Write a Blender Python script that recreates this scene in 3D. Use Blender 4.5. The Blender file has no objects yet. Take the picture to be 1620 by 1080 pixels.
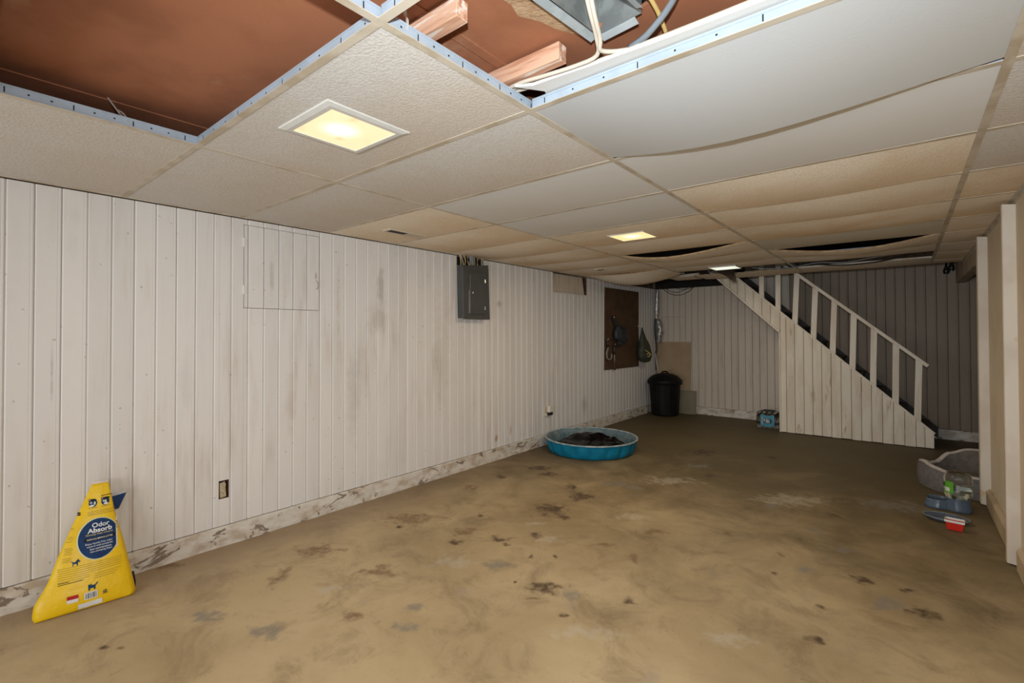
import bpy, bmesh, math, random
from mathutils import Vector, Matrix, noise as mnoise
random.seed(7)
scene = bpy.context.scene
C = scene.collection

# ------------------------------------------------------------------ camera
F_PX, CY = 761.94, 516.68
YAW, PITCH, ROLL = 0.6838, 0.0131, -0.0028
CAM = Vector((3.3454, 0.0, 1.3368))
fw = Vector((-math.sin(YAW) * math.cos(PITCH), math.cos(YAW) * math.cos(PITCH), math.sin(PITCH)))
rt0 = Vector((math.cos(YAW), math.sin(YAW), 0))
up0 = rt0.cross(fw)
rt = math.cos(ROLL) * rt0 + math.sin(ROLL) * up0
up = rt.cross(fw)
cd = bpy.data.cameras.new('camera')
cam = bpy.data.objects.new('camera', cd)
C.objects.link(cam)
cd.sensor_width = 36
cd.lens = F_PX * 36 / 1620
cd.shift_y = -(540 - CY) / 1620
cd.clip_start = 0.02
m = Matrix((rt, up, -fw)).transposed().to_4x4()
m.translation = CAM
cam.matrix_world = m
scene.camera = cam

# ------------------------------------------------------------------ world, lights, exposure
w = bpy.data.worlds.new('world')
scene.world = w
w.use_nodes = True
w.node_tree.nodes['Background'].inputs[0].default_value = (1, .95, .88, 1)
w.node_tree.nodes['Background'].inputs[1].default_value = 0.02
scene.view_settings.view_transform = 'Standard'
scene.view_settings.look = 'None'
scene.view_settings.gamma = 1
scene.view_settings.use_curve_mapping = False
scene.view_settings.exposure = 0.1

def lamp(name, kind, loc, energy, color, target=None, **kw):
    d = bpy.data.lights.new(name, kind)
    d.energy = energy
    d.color = color
    for k, v in kw.items():
        setattr(d, k, v)
    o = bpy.data.objects.new(name, d)
    C.objects.link(o)
    o.location = loc
    if target is not None:
        o.rotation_euler = (Vector(target) - Vector(loc)).to_track_quat('-Z', 'Y').to_euler()
    return o
# the photographer's flash on top of the camera
FLASH = CAM + Vector((0, -.02, .2))
lamp('camera_flash', 'SPOT', FLASH, 188, (.85, .945, 1), FLASH + Vector((-.46, .87, -.03)), spot_size=math.radians(148), spot_blend=1, shadow_soft_size=.02)
# added soft fill lamp, standing in for flash bounce off the rear wall
lamp('bounce_fill', 'AREA', (2.0, -2.3, 1.05), 56, (.88, .95, 1), (1.9, 4, 1.1), shape='RECTANGLE', size=3.2, size_y=1.2)

# ------------------------------------------------------------------ materials
MATS = {}
def new_mat(name):
    mt = bpy.data.materials.new(name)
    mt.use_nodes = True
    nt = mt.node_tree
    b = nt.nodes['Principled BSDF']
    MATS[name] = mt
    return mt, nt, b
def N(nt, t, **kw):
    n = nt.nodes.new(t)
    for k, v in kw.items():
        setattr(n, k, v)
    return n
def mix(nt, fac, a, b, mode='MIX'):
    n = N(nt, 'ShaderNodeMix', data_type='RGBA', blend_type=mode)
    for i, v in ((0, fac), (6, a), (7, b)):
        if isinstance(v, (int, float)):
            n.inputs[i].default_value = v
        elif isinstance(v, tuple):
            n.inputs[i].default_value = (*v, 1) if len(v) == 3 else v
        else:
            nt.links.new(v, n.inputs[i])
    return n.outputs[2]
def math_(nt, op, a, b=0.0, clamp=False):
    n = N(nt, 'ShaderNodeMath', operation=op, use_clamp=clamp)
    for i, v in ((0, a), (1, b)):
        if isinstance(v, (int, float)):
            n.inputs[i].default_value = v
        else:
            nt.links.new(v, n.inputs[i])
    return n.outputs[0]
def ramp(nt, src, lo, hi):
    n = N(nt, 'ShaderNodeMapRange', interpolation_type='SMOOTHSTEP')
    nt.links.new(src, n.inputs[0])
    n.inputs[1].default_value = lo
    n.inputs[2].default_value = hi
    return n.outputs[0]
def coords(nt, kind='pos', stretch=(1, 1, 1)):
    if kind == 'pos':
        v = N(nt, 'ShaderNodeNewGeometry').outputs['Position']
    else:
        v = N(nt, 'ShaderNodeTexCoord').outputs['Object' if kind == 'obj' else 'Generated']
    if stretch != (1, 1, 1):
        mp = N(nt, 'ShaderNodeMapping')
        mp.inputs['Scale'].default_value = stretch
        nt.links.new(v, mp.inputs['Vector'])
        v = mp.outputs[0]
    return v
def noise(nt, vec, scale, detail=4, rough=.55, dist=0.0):
    n = N(nt, 'ShaderNodeTexNoise')
    n.inputs['Scale'].default_value = scale
    n.inputs['Detail'].default_value = detail
    n.inputs['Roughness'].default_value = rough
    n.inputs['Distortion'].default_value = dist
    if vec is not None:
        nt.links.new(vec, n.inputs['Vector'])
    return n.outputs['Fac']
def bump(nt, b, h, strength, dist):
    n = N(nt, 'ShaderNodeBump')
    n.inputs['Strength'].default_value = strength
    n.inputs['Distance'].default_value = dist
    nt.links.new(h, n.inputs['Height'])
    nt.links.new(n.outputs[0], b.inputs['Normal'])
def mat(name, c1, c2=None, scale=6, lo=.42, hi=.62, rough=.6, metal=0, bs=0, bscale=60, bdist=.003, stretch=(1, 1, 1), kind='pos', rand=0, c3=None, scale3=2, lo3=.55, hi3=.7, spec=None, emit=None):
    mt, nt, b = new_mat(name)
    b.inputs['Roughness'].default_value = rough
    b.inputs['Metallic'].default_value = metal
    if spec is not None:
        b.inputs['Specular IOR Level'].default_value = spec
    vec = coords(nt, kind, stretch)
    col = (*c1, 1)
    if c2 is not None:
        col = mix(nt, ramp(nt, noise(nt, vec, scale), lo, hi), c1, c2)
    else:
        col = mix(nt, ramp(nt, noise(nt, vec, 30), .3, .7), tuple(x * .94 for x in c1), c1)
    if c3 is not None:
        col = mix(nt, ramp(nt, noise(nt, vec, scale3, 6, .6), lo3, hi3), col, c3)
    if rand:
        oi = N(nt, 'ShaderNodeObjectInfo')
        k = math_(nt, 'MULTIPLY_ADD', oi.outputs['Random'], rand)
        k.node.inputs[2].default_value = 1 - rand
        col = mix(nt, 1.0, col, k, 'MULTIPLY')
    nt.links.new(col, b.inputs['Base Color'])
    if bs:
        bump(nt, b, noise(nt, vec, bscale, 3), bs, bdist)
    if emit:
        b.inputs['Emission Color'].default_value = (*emit[0], 1)
        b.inputs['Emission Strength'].default_value = emit[1]
    return mt

SMUDGES = [(0.42, 1.141, 0.007, 0.192, 0.35, 0), (2.397, 1.74, 0.043, 0.209, 0.4, 0), (2.366, 1.452, 0.138, 0.156, 0.25, 0), (3.893, 1.652, 0.052, 0.047, 0.4, 0), (1.51, 1.715, 0.021, 0.173, 0.3, 0), (2.145, 0.879, 0.079, 0.445, 0.2, 0), (3.836, 0.23, 0.031, 0.053, 0.8, 1), (4.078, 0.278, 0.022, 0.055, 0.8, 1), (1.644, 0.838, 0.045, 0.266, 0.2, 1), (2.008, 1.614, 0.021, 0.386, 0.2, 1), (5.648, 0.37, 0.1, 0.153, 0.35, 0), (1.009, 1.064, 0.047, 0.228, 0.12, 0), (3.077, 1.142, 0.146, 0.709, 0.15, 1), (1.829, 1.757, 0.015, 0.037, 0.5, 1)]
def plank_mat(name, c, grime, amount, smudges=()):
    mt, nt, b = new_mat(name)
    pos = coords(nt, 'pos')
    vec = coords(nt, 'pos', (6, 6, .55))
    big = noise(nt, pos, 1.3, 5, .6)
    streak = noise(nt, vec, 2.6, 6, .62)
    f = math_(nt, 'MULTIPLY', ramp(nt, streak, .42, .78), ramp(nt, big, .35, .7))
    f = math_(nt, 'MULTIPLY', f, amount)
    oi = N(nt, 'ShaderNodeObjectInfo')
    k = math_(nt, 'MULTIPLY_ADD', oi.outputs['Random'], .07)
    k.node.inputs[2].default_value = .94
    col = mix(nt, 1.0, c, k, 'MULTIPLY')
    col = mix(nt, f, col, grime)
    # scuffs and drips at their places on the wall
    if smudges:
        sp = N(nt, 'ShaderNodeSeparateXYZ'); nt.links.new(pos, sp.inputs[0])
        wob = math_(nt, 'MULTIPLY', math_(nt, 'SUBTRACT', noise(nt, pos, 12, 5, .65), .5), 1.8)
        for (yy, zz, ry, rz, st_, kd) in smudges:
            a = math_(nt, 'MULTIPLY', math_(nt, 'SUBTRACT', sp.outputs[1], yy), 1 / ry)
            b2 = math_(nt, 'MULTIPLY', math_(nt, 'SUBTRACT', sp.outputs[2], zz), 1 / rz)
            d2 = math_(nt, 'ADD', math_(nt, 'SQRT', math_(nt, 'ADD', math_(nt, 'MULTIPLY', a, a), math_(nt, 'MULTIPLY', b2, b2))), wob)
            q = N(nt, 'ShaderNodeMapRange', interpolation_type='SMOOTHSTEP'); nt.links.new(d2, q.inputs[0])
            q.inputs[1].default_value = 1.1; q.inputs[2].default_value = .1
            col = mix(nt, math_(nt, 'MULTIPLY', q.outputs[0], st_), col, (.22, .18, .155) if kd == 0 else (.34, .20, .10))
    spots = ramp(nt, noise(nt, pos, 34, 2, .4), .735, .76)
    col = mix(nt, math_(nt, 'MULTIPLY', spots, .45), col, (.16, .12, .09))
    nt.links.new(col, b.inputs['Base Color'])
    b.inputs['Roughness'].default_value = .52
    bump(nt, b, noise(nt, coords(nt, 'pos', (3, 3, .4)), 50, 3), .12, .002)
plank_mat('plank_paint', (.74, .71, .69), (.40, .31, .24), .55, SMUDGES)
mat('scrap_brown', (.035, .019, .008), (.022, .012, .005), scale=20, rough=.9)
plank_mat('back_plank_paint', (.62, .53, .44), (.33, .25, .18), .6)
plank_mat('stairwell_plank', (.25, .18, .122), (.14, .10, .07), .8)  # darker tone for the back wall planks from the stairs rightward
mat('groove', (.30, .22, .16), (.16, .11, .08), rough=.9)
mat('void', (.018, .014, .011), rough=1)

def curb_mat():
    mt, nt, b = new_mat('peeling_curb')
    pos = coords(nt, 'pos', (1, 1, 1.6))
    n1 = noise(nt, pos, 5.5, 8, .66, .8)
    peel = ramp(nt, n1, .585, .605)
    paint = mix(nt, ramp(nt, noise(nt, pos, 9, 5), .4, .7), (.66, .61, .55), (.47, .38, .29))
    conc = mix(nt, noise(nt, pos, 40, 4), (.30, .24, .19), (.17, .125, .095))
    nt.links.new(mix(nt, peel, paint, conc), b.inputs['Base Color'])
    b.inputs['Roughness'].default_value = .8
    h = math_(nt, 'SUBTRACT', math_(nt, 'MULTIPLY', noise(nt, pos, 30, 5), .5), peel)
    bump(nt, b, h, .5, .004)
curb_mat()

STAINS = [(1.87, 2.08, 0.094, 0.065, 0.68, 0), (2.01, 2.12, 0.045, 0.056, 0.67, 1), (1.71, 2.03, 0.014, 0.019, 0.63, 0), (1.88, 1.96, 0.032, 0.012, 0.67, 3), (1.31, 1.3, 0.053, 0.038, 0.67, 3), (1.48, 1.53, 0.055, 0.033, 0.68, 1), (1.57, 1.4, 0.072, 0.039, 0.68, 1), (2.08, 1.93, 0.023, 0.021, 0.69, 0), (2.27, 2.24, 0.032, 0.035, 0.67, 0), (2.1, 2.67, 0.03, 0.058, 0.64, 3), (3.03, 2.46, 0.038, 0.031, 0.67, 0), (2.76, 3.01, 0.021, 0.033, 0.68, 0), (2.76, 3.28, 0.019, 0.028, 0.63, 3), (2.9, 3.15, 0.085, 0.042, 0.68, 1), (3.16, 3.22, 0.041, 0.059, 0.68, 0), (3.27, 3.02, 0.093, 0.072, 0.69, 1), (3.35, 3.23, 0.039, 0.032, 0.69, 0), (3.4, 3.02, 0.084, 0.055, 0.68, 0), (3.03, 3.6, 0.062, 0.053, 0.68, 1), (2.41, 3.42, 0.033, 0.057, 0.68, 3), (1.24, 3.03, 0.124, 0.136, 0.68, 0), (1.41, 2.95, 0.046, 0.074, 0.68, 0), (1.28, 3.42, 0.092, 0.127, 0.68, 0), (1.09, 3.58, 0.044, 0.071, 0.69, 0), (0.52, 3.88, 0.125, 0.092, 0.67, 0), (0.72, 3.76, 0.083, 0.062, 0.67, 0), (0.4, 3.43, 0.059, 0.061, 0.68, 0), (0.92, 2.6, 0.028, 0.05, 0.66, 0), (1.04, 2.32, 0.077, 0.074, 0.67, 3), (1.11, 2.17, 0.048, 0.047, 0.67, 0), (1.29, 2.38, 0.065, 0.048, 0.68, 0), (1.38, 2.35, 0.028, 0.036, 0.69, 0), (1.43, 2.59, 0.042, 0.061, 0.67, 0), (1.6, 2.32, 0.019, 0.033, 0.67, 0), (1.71, 2.41, 0.015, 0.025, 0.74, 0), (1.86, 2.73, 0.08, 0.027, 0.68, 3), (2.01, 3.12, 0.102, 0.043, 0.68, 3), (0.63, 2.1, 0.022, 0.034, 0.69, 0), (0.41, 3.03, 0.078, 0.07, 0.67, 3), (0.9, 4.64, 0.093, 0.081, 0.67, 3), (1.3, 1.98, 0.132, 0.08, 0.68, 2), (1.51, 2.1, 0.102, 0.069, 0.67, 1), (1.54, 2.59, 0.09, 0.058, 0.67, 2), (1.33, 2.74, 0.08, 0.046, 0.68, 2), (1.8, 3.27, 0.1, 0.075, 0.68, 2), (1.57, 5.53, 0.197, 0.157, 0.67, 0), (2.24, 5.74, 0.053, 0.12, 0.67, 0), (1.73, 4.93, 0.139, 0.1, 0.67, 1), (1.91, 4.66, 0.053, 0.043, 0.67, 0), (2.54, 4.15, 0.068, 0.062, 0.67, 1), (2.93, 4.22, 0.046, 0.059, 0.68, 0), (2.87, 3.81, 0.051, 0.062, 0.67, 1), (2.73, 2.23, 0.11, 0.049, 0.68, 2), (1.05, 1.63, 0.107, 0.075, 0.68, 3), (0.78, 0.87, 0.077, 0.056, 0.68, 1), (1.11, 0.99, 0.096, 0.063, 0.67, 1), (0.68, 0.51, 0.028, 0.022, 0.71, 0), (0.74, 0.55, 0.021, 0.016, 0.68, 3), (0.68, 1.24, 0.041, 0.11, 0.68, 3), (1.69, 4.29, 0.228, 0.12, 0.67, 2), (1.37, 3.92, 0.146, 0.094, 0.67, 1), (1.52, 3.92, 0.077, 0.072, 0.67, 1), (3.02, 2.78, 0.024, 0.026, 0.67, 0), (0.05, 0.92, 0.066, 0.037, 0.67, 3), (0.51, 1.55, 0.156, 0.086, 0.68, 3), (0.57, 2.25, 0.228, 0.1, 0.68, 3), (0.99, 1.36, 0.086, 0.041, 0.68, 2), (2.23, 1.89, 0.141, 0.056, 0.68, 2), (2.62, 4.4, 0.302, 0.138, 0.67, 2), (3.29, 4.75, 0.241, 0.143, 0.68, 1)]
def floor_mat():
    mt, nt, b = new_mat('concrete_floor')
    pos = coords(nt, 'pos')
    # warped coordinates so that stains have ragged outlines
    nz = N(nt, 'ShaderNodeTexNoise')
    nz.inputs['Scale'].default_value = 16
    nz.inputs['Detail'].default_value = 5
    nt.links.new(pos, nz.inputs['Vector'])
    sub = N(nt, 'ShaderNodeVectorMath', operation='SUBTRACT')
    nt.links.new(nz.outputs['Color'], sub.inputs[0])
    sub.inputs[1].default_value = (.5, .5, .5)
    g = bpy.data.node_groups.new('stain', 'ShaderNodeTree')
    for nme, st in (('Pos', 'NodeSocketVector'), ('Warp', 'NodeSocketVector'), ('Center', 'NodeSocketVector'), ('Angle', 'NodeSocketFloat'), ('Inv', 'NodeSocketVector')):
        g.interface.new_socket(nme, in_out='INPUT', socket_type=st)
    g.interface.new_socket('Fac', in_out='OUTPUT', socket_type='NodeSocketFloat')
    gi = g.nodes.new('NodeGroupInput'); go = g.nodes.new('NodeGroupOutput')
    v1 = N(g, 'ShaderNodeVectorMath', operation='SUBTRACT')
    g.links.new(gi.outputs[0], v1.inputs[0]); g.links.new(gi.outputs[2], v1.inputs[1])
    rot = N(g, 'ShaderNodeVectorRotate', rotation_type='Z_AXIS')
    g.links.new(v1.outputs[0], rot.inputs['Vector']); g.links.new(gi.outputs[3], rot.inputs['Angle'])
    v2 = N(g, 'ShaderNodeVectorMath', operation='MULTIPLY')
    g.links.new(rot.outputs[0], v2.inputs[0]); g.links.new(gi.outputs[4], v2.inputs[1])
    v2b = N(g, 'ShaderNodeVectorMath', operation='MULTIPLY_ADD')
    g.links.new(gi.outputs[1], v2b.inputs[0]); v2b.inputs[1].default_value = (3.2, 3.2, 0); g.links.new(v2.outputs[0], v2b.inputs[2])
    v3 = N(g, 'ShaderNodeVectorMath', operation='LENGTH')
    g.links.new(v2b.outputs[0], v3.inputs[0])
    mr = N(g, 'ShaderNodeMapRange', interpolation_type='SMOOTHSTEP')
    g.links.new(v3.outputs['Value'], mr.inputs[0])
    mr.inputs[1].default_value = 1.25; mr.inputs[2].default_value = .2
    g.links.new(mr.outputs[0], go.inputs[0])
    acc = [None] * 4
    for (x, y, rx, ry, a, k) in STAINS:
        n = N(nt, 'ShaderNodeGroup'); n.node_tree = g
        nt.links.new(pos, n.inputs[0]); nt.links.new(sub.outputs[0], n.inputs[1])
        n.inputs[2].default_value = (x, y, 0); n.inputs[3].default_value = -a
        n.inputs[4].default_value = (1 / rx, 1 / ry, 0)
        acc[k] = n.outputs[0] if acc[k] is None else math_(nt, 'MAXIMUM', acc[k], n.outputs[0])
    base = mix(nt, ramp(nt, noise(nt, pos, 1.1, 6, .6, .4), .35, .68), (.51, .385, .222), (.40, .29, .155))
    base = mix(nt, math_(nt, 'MULTIPLY', ramp(nt, noise(nt, pos, 3.2, 9, .74, .7), .46, .70), .6), base, (.215, .145, .08))
    base = mix(nt, math_(nt, 'MULTIPLY', ramp(nt, noise(nt, coords(nt, 'pos', (1, .8, 1)), 4.6, 7, .6, .3), .60, .74), .5), base, (.37, .30, .225))
    base = mix(nt, math_(nt, 'MULTIPLY', ramp(nt, noise(nt, pos, 13, 8, .7, .6), .62, .75), .5), base, (.15, .09, .05))
    # grime along the curb of the left wall
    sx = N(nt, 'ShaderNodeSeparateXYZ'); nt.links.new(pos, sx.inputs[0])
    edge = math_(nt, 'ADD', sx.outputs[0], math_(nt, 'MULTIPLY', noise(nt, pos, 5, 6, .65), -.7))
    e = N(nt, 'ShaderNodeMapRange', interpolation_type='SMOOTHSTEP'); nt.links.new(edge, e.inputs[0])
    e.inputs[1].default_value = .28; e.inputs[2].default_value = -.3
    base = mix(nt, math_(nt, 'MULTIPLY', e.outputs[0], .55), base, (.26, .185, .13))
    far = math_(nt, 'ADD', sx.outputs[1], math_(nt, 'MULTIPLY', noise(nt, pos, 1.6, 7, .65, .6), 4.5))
    base = mix(nt, math_(nt, 'MULTIPLY', ramp(nt, far, 3.4, 7.8), .90), base, (.080, .058, .023))  # darker towards the far end: grime plus light falloff put into the colour
    rag = ramp(nt, noise(nt, pos, 30, 6, .75), .24, .50)
    for k, colr, s in ((2, (.48, .42, .33), .5), (1, (.20, .18, .15), .7), (3, (.17, .095, .045), .75), (0, (.07, .04, .022), .92)):
        if acc[k] is not None:
            base = mix(nt, math_(nt, 'MULTIPLY', math_(nt, 'MULTIPLY', acc[k], rag), s), base, colr)
    spk = ramp(nt, noise(nt, pos, 60, 2, .5), .72, .75)
    base = mix(nt, math_(nt, 'MULTIPLY', spk, .5), base, (.12, .075, .045))
    nt.links.new(base, b.inputs['Base Color'])
    b.inputs['Roughness'].default_value = .62
    b.inputs['Specular IOR Level'].default_value = .3
    bump(nt, b, noise(nt, pos, 9, 8, .6), .25, .01)
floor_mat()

def tile_mat(name, c, tan, tan_amt, tex):
    mt, nt, b = new_mat(name)
    pos = coords(nt, 'pos')
    gen = N(nt, 'ShaderNodeTexCoord').outputs['Generated']
    sx = N(nt, 'ShaderNodeSeparateXYZ'); nt.links.new(gen, sx.inputs[0])
    n1 = noise(nt, pos, 2.2, 6, .6, .5)
    edge = math_(nt, 'ADD', math_(nt, 'MULTIPLY', sx.outputs[1], .45), n1)
    oi = N(nt, 'ShaderNodeObjectInfo')
    f = math_(nt, 'MULTIPLY', ramp(nt, edge, .45, 1.0), tan_amt)
    f = math_(nt, 'MULTIPLY', f, math_(nt, 'ADD', math_(nt, 'MULTIPLY', oi.outputs['Random'], .6), .6), True)
    col = mix(nt, f, c, tan)
    fine = noise(nt, pos, 110, 3, .6)
    if tex:
        col = mix(nt, math_(nt, 'MULTIPLY', ramp(nt, fine, .42, .62), .16), col, (.30, .235, .17))
    nt.links.new(col, b.inputs['Base Color'])
    b.inputs['Roughness'].default_value = .85
    b.inputs['Specular IOR Level'].default_value = .2
    bump(nt, b, fine, .55 if tex else .08, .004)
tile_mat('tile_textured', (.63, .60, .565), (.58, .44, .31), .5, True)
tile_mat('tile_tan', (.86, .755, .62), (.74, .55, .345), .85, True)
tile_mat('tile_smooth', (.66, .65, .635), (.64, .56, .46), .35, False)
tile_mat('tile_plain', (.49, .49, .49), (.55, .50, .43), .3, False)
tile_mat('tile_grey', (.58, .53, .44), (.54, .44, .32), .4, False)
mat('tile_edge', (.42, .29, .17), (.30, .19, .10), scale=20, rough=.9)
mat('tee_flange', (.55, .48, .385), (.44, .36, .26), scale=8, rough=.5)
mat('tee_web', (.37, .43, .50), (.33, .385, .44), scale=9, rough=.35, metal=.0)
mat('tee_slot', (.02, .02, .02), rough=1)
mat('fibreboard', (.37, .140, .066), (.29, .105, .047), scale=2.5, rough=.85, bs=.2, bscale=160, bdist=.002, c3=(.46, .26, .15), scale3=3.2, lo3=.60, hi3=.78)
mat('torn_fibre', (.46, .30, .175), (.36, .21, .11), scale=30, rough=.95, bs=.8, bscale=120, bdist=.004)
mat('lumber', (.62, .37, .25), (.44, .20, .11), scale=5, stretch=(.6, 8, 8), rough=.7, c3=(.72, .60, .52), scale3=7, lo3=.52, hi3=.6, bs=.15)
mat('galvanised', (.30, .31, .30), (.42, .43, .42), scale=18, rough=.5, metal=.7)
mat('galvanised_edge', (.46, .50, .52), (.38, .42, .44), scale=18, rough=.4, metal=.35)
mat('cable_white', (.56, .49, .40), rough=.45)
mat('cable_yellow', (.62, .44, .16), rough=.45)
mat('cable_grey', (.19, .215, .24), rough=.4)
mat('cable_black', (.012, .011, .011), rough=.5)
mat('wire_steel', (.50, .45, .39), rough=.4, metal=.2)
mat('cream_wall', (.66, .55, .40), (.62, .50, .36), scale=3, rough=.7, bs=.1)
mat('post_paint', (.61, .53, .44), (.55, .46, .37), scale=4, rough=.5, c3=(.55, .40, .26), scale3=5, lo3=.62, hi3=.68)
mat('base_cream', (.52, .40, .255), (.45, .33, .20), scale=5, rough=.55)
mat('beam_paint', (.46, .36, .27), (.38, .29, .21), scale=5, rough=.6)
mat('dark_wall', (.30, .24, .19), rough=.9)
mat('rear_wall', (.62, .57, .52), rough=.8)
mat('stair_dark', (.028, .021, .017), (.05, .036, .027), scale=9, rough=.6)
mat('stair_paint', (.74, .65, .54), (.66, .55, .43), scale=4, stretch=(3, 3, .6), rough=.5)
mat('stair_plank', (.78, .69, .57), (.70, .59, .46), scale=3, stretch=(4, 4, .7), rough=.55, rand=.07, c3=(.50, .36, .22), scale3=4, lo3=.60, hi3=.74)
mat('panel_grey', (.062, .063, .062), (.07, .071, .07), scale=12, rough=.42)
mat('chrome', (.75, .75, .73), rough=.2, metal=1)
mat('hatch_metal', (.42, .36, .29), rough=.5)
mat('box_rust', (.10, .045, .018), (.045, .018, .008), scale=30, rough=.8)
mat('outlet_ivory', (.56, .48, .34), (.50, .41, .27), scale=40, rough=.4)
mat('outlet_white', (.72, .68, .62), rough=.4)
mat('black_plastic', (.012, .011, .011), rough=.35)
mat('light_frame', (.62, .60, .56), rough=.5)
mat('vent_dark', (.055, .045, .036), rough=.7)
mat('vent_cream', (.55, .46, .35), rough=.5)
mat('pegboard', (.105, .060, .032), (.085, .046, .025), scale=6, rough=.8, spec=.2)
mat('cardboard', (.40, .285, .175), (.36, .25, .15), scale=3, rough=.85)
mat('grey_board', (.215, .19, .12), (.175, .155, .095), scale=4, rough=.6, stretch=(3, 3, 1))
mat('bin_black', (.007, .0065, .0065), (.010, .009, .009), scale=10, rough=.5, spec=.15)
mat('pool_blue', (.003, .19, .32), (.003, .155, .265), scale=8, rough=.4, spec=.3)
mat('pool_inner', (.10, .17, .20), (.22, .24, .235), scale=11, lo=.45, hi=.7, rough=.45, c3=(.06, .10, .115), scale3=7)
mat('pool_rim', (.42, .45, .45), (.20, .28, .31), scale=14, rough=.4)
mat('bag_black', (.003, .0025, .0025), (.006, .004, .004), scale=14, rough=.22, spec=.12, bs=.3, bscale=30, bdist=.01)
mat('net_green', (.030, .034, .022), (.055, .058, .036), scale=40, rough=.6, bs=.6, bscale=90)
mat('net_yellow', (.62, .50, .16), rough=.6)
mat('cap_black', (.014, .015, .019), (.030, .032, .042), scale=14, rough=.6)
mat('tool_dark', (.030, .026, .022), rough=.5)
mat('tool_grey', (.26, .23, .19), rough=.5)
mat('foil', (.52, .51, .50), (.30, .29, .28), scale=25, rough=.3, metal=.8, bs=.8, bscale=50, bdist=.01)
mat('strap_dark', (.03, .026, .026), rough=.6)
mat('lath', (.46, .40, .35), rough=.6)
mat('bed_grey', (.155, .135, .128), (.125, .108, .102), scale=30, rough=.95, bs=.5, bscale=200)
mat('bed_rim', (.50, .44, .39), (.43, .37, .32), scale=30, rough=.95, bs=.5, bscale=160)
mat('bed_inside', (.20, .165, .135), (.16, .13, .105), scale=20, rough=.95)
mat('bowl_blue', (.075, .105, .145), (.060, .086, .122), scale=9, rough=.35)
mat('plate_blue', (.10, .115, .15), (.07, .085, .12), scale=20, rough=.4)
mat('red_plastic', (.56, .018, .008), rough=.35)
mat('white_plastic', (.66, .62, .57), rough=.4)
mat('label_green', (.10, .34, .03), rough=.4)
mat('label_white', (.62, .66, .55), rough=.4)
mat('pack_blue', (.045, .22, .33), (.09, .30, .40), scale=40, rough=.25)
mat('pack_white', (.55, .55, .53), rough=.3)
mat('pack_navy', (.015, .035, .07), rough=.3)
mat('bag_yellow', (.80, .52, .006), (.76, .485, .006), scale=10, rough=.36, spec=.4, bs=.4, bscale=14, bdist=.012)
mat('print_blue', (.006, .028, .105), (.008, .038, .125), scale=20, rough=.55, spec=.2)
mat('print_pale', (.62, .66, .46), rough=.45)
mat('print_white', (.72, .72, .72), rough=.4)
mat('print_black', (.012, .012, .014), rough=.6, spec=.2)
mat('print_faint', (.30, .20, .010), rough=.5)
mat('print_teal', (.006, .045, .10), rough=.55, spec=.2)
mat('print_red', (.42, .012, .015), rough=.55, spec=.2)
mat('print_gold', (.62, .52, .16), rough=.4)
mat('bag_top', (.72, .62, .56), rough=.5)
mat('bag_silver', (.42, .41, .42), rough=.35)

def clear_mat(name, col, rough, ior=1.4):
    mt, nt, b = new_mat(name)
    b.inputs['Base Color'].default_value = (*col, 1)
    b.inputs['Transmission Weight'].default_value = 1
    b.inputs['Roughness'].default_value = rough
    b.inputs['IOR'].default_value = ior
clear_mat('clear_plastic', (.90, .93, .88), .06, 1.25)
clear_mat('clear_film', (.85, .88, .90), .12, 1.15)
clear_mat('water', (.85, .90, .84), .0, 1.33)

def lens_mat(name, cx, cy, edge, core, e_edge, e_core, r, dirt):
    """translucent light cover, brighter round the bulb behind it"""
    mt, nt, b = new_mat(name)
    pos = coords(nt, 'pos')
    d = N(nt, 'ShaderNodeVectorMath', operation='DISTANCE')
    nt.links.new(pos, d.inputs[0]); d.inputs[1].default_value = (cx, cy, 2.09)
    fall = N(nt, 'ShaderNodeMapRange', interpolation_type='SMOOTHSTEP'); nt.links.new(d.outputs['Value'], fall.inputs[0])
    fall.inputs[1].default_value = r; fall.inputs[2].default_value = 0.01
    col = mix(nt, fall.outputs[0], edge, core)
    if dirt:
        col = mix(nt, math_(nt, 'MULTIPLY', ramp(nt, noise(nt, pos, 13, 6, .6), .56, .75), .6), col, (.62, .36, .10))
    s = math_(nt, 'MULTIPLY_ADD', fall.outputs[0], e_core - e_edge); s.node.inputs[2].default_value = e_edge
    nt.links.new(col, b.inputs['Emission Color']); nt.links.new(s, b.inputs['Emission Strength'])
    b.inputs['Base Color'].default_value = (.5, .42, .28, 1)
    b.inputs['Roughness'].default_value = .5

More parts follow.
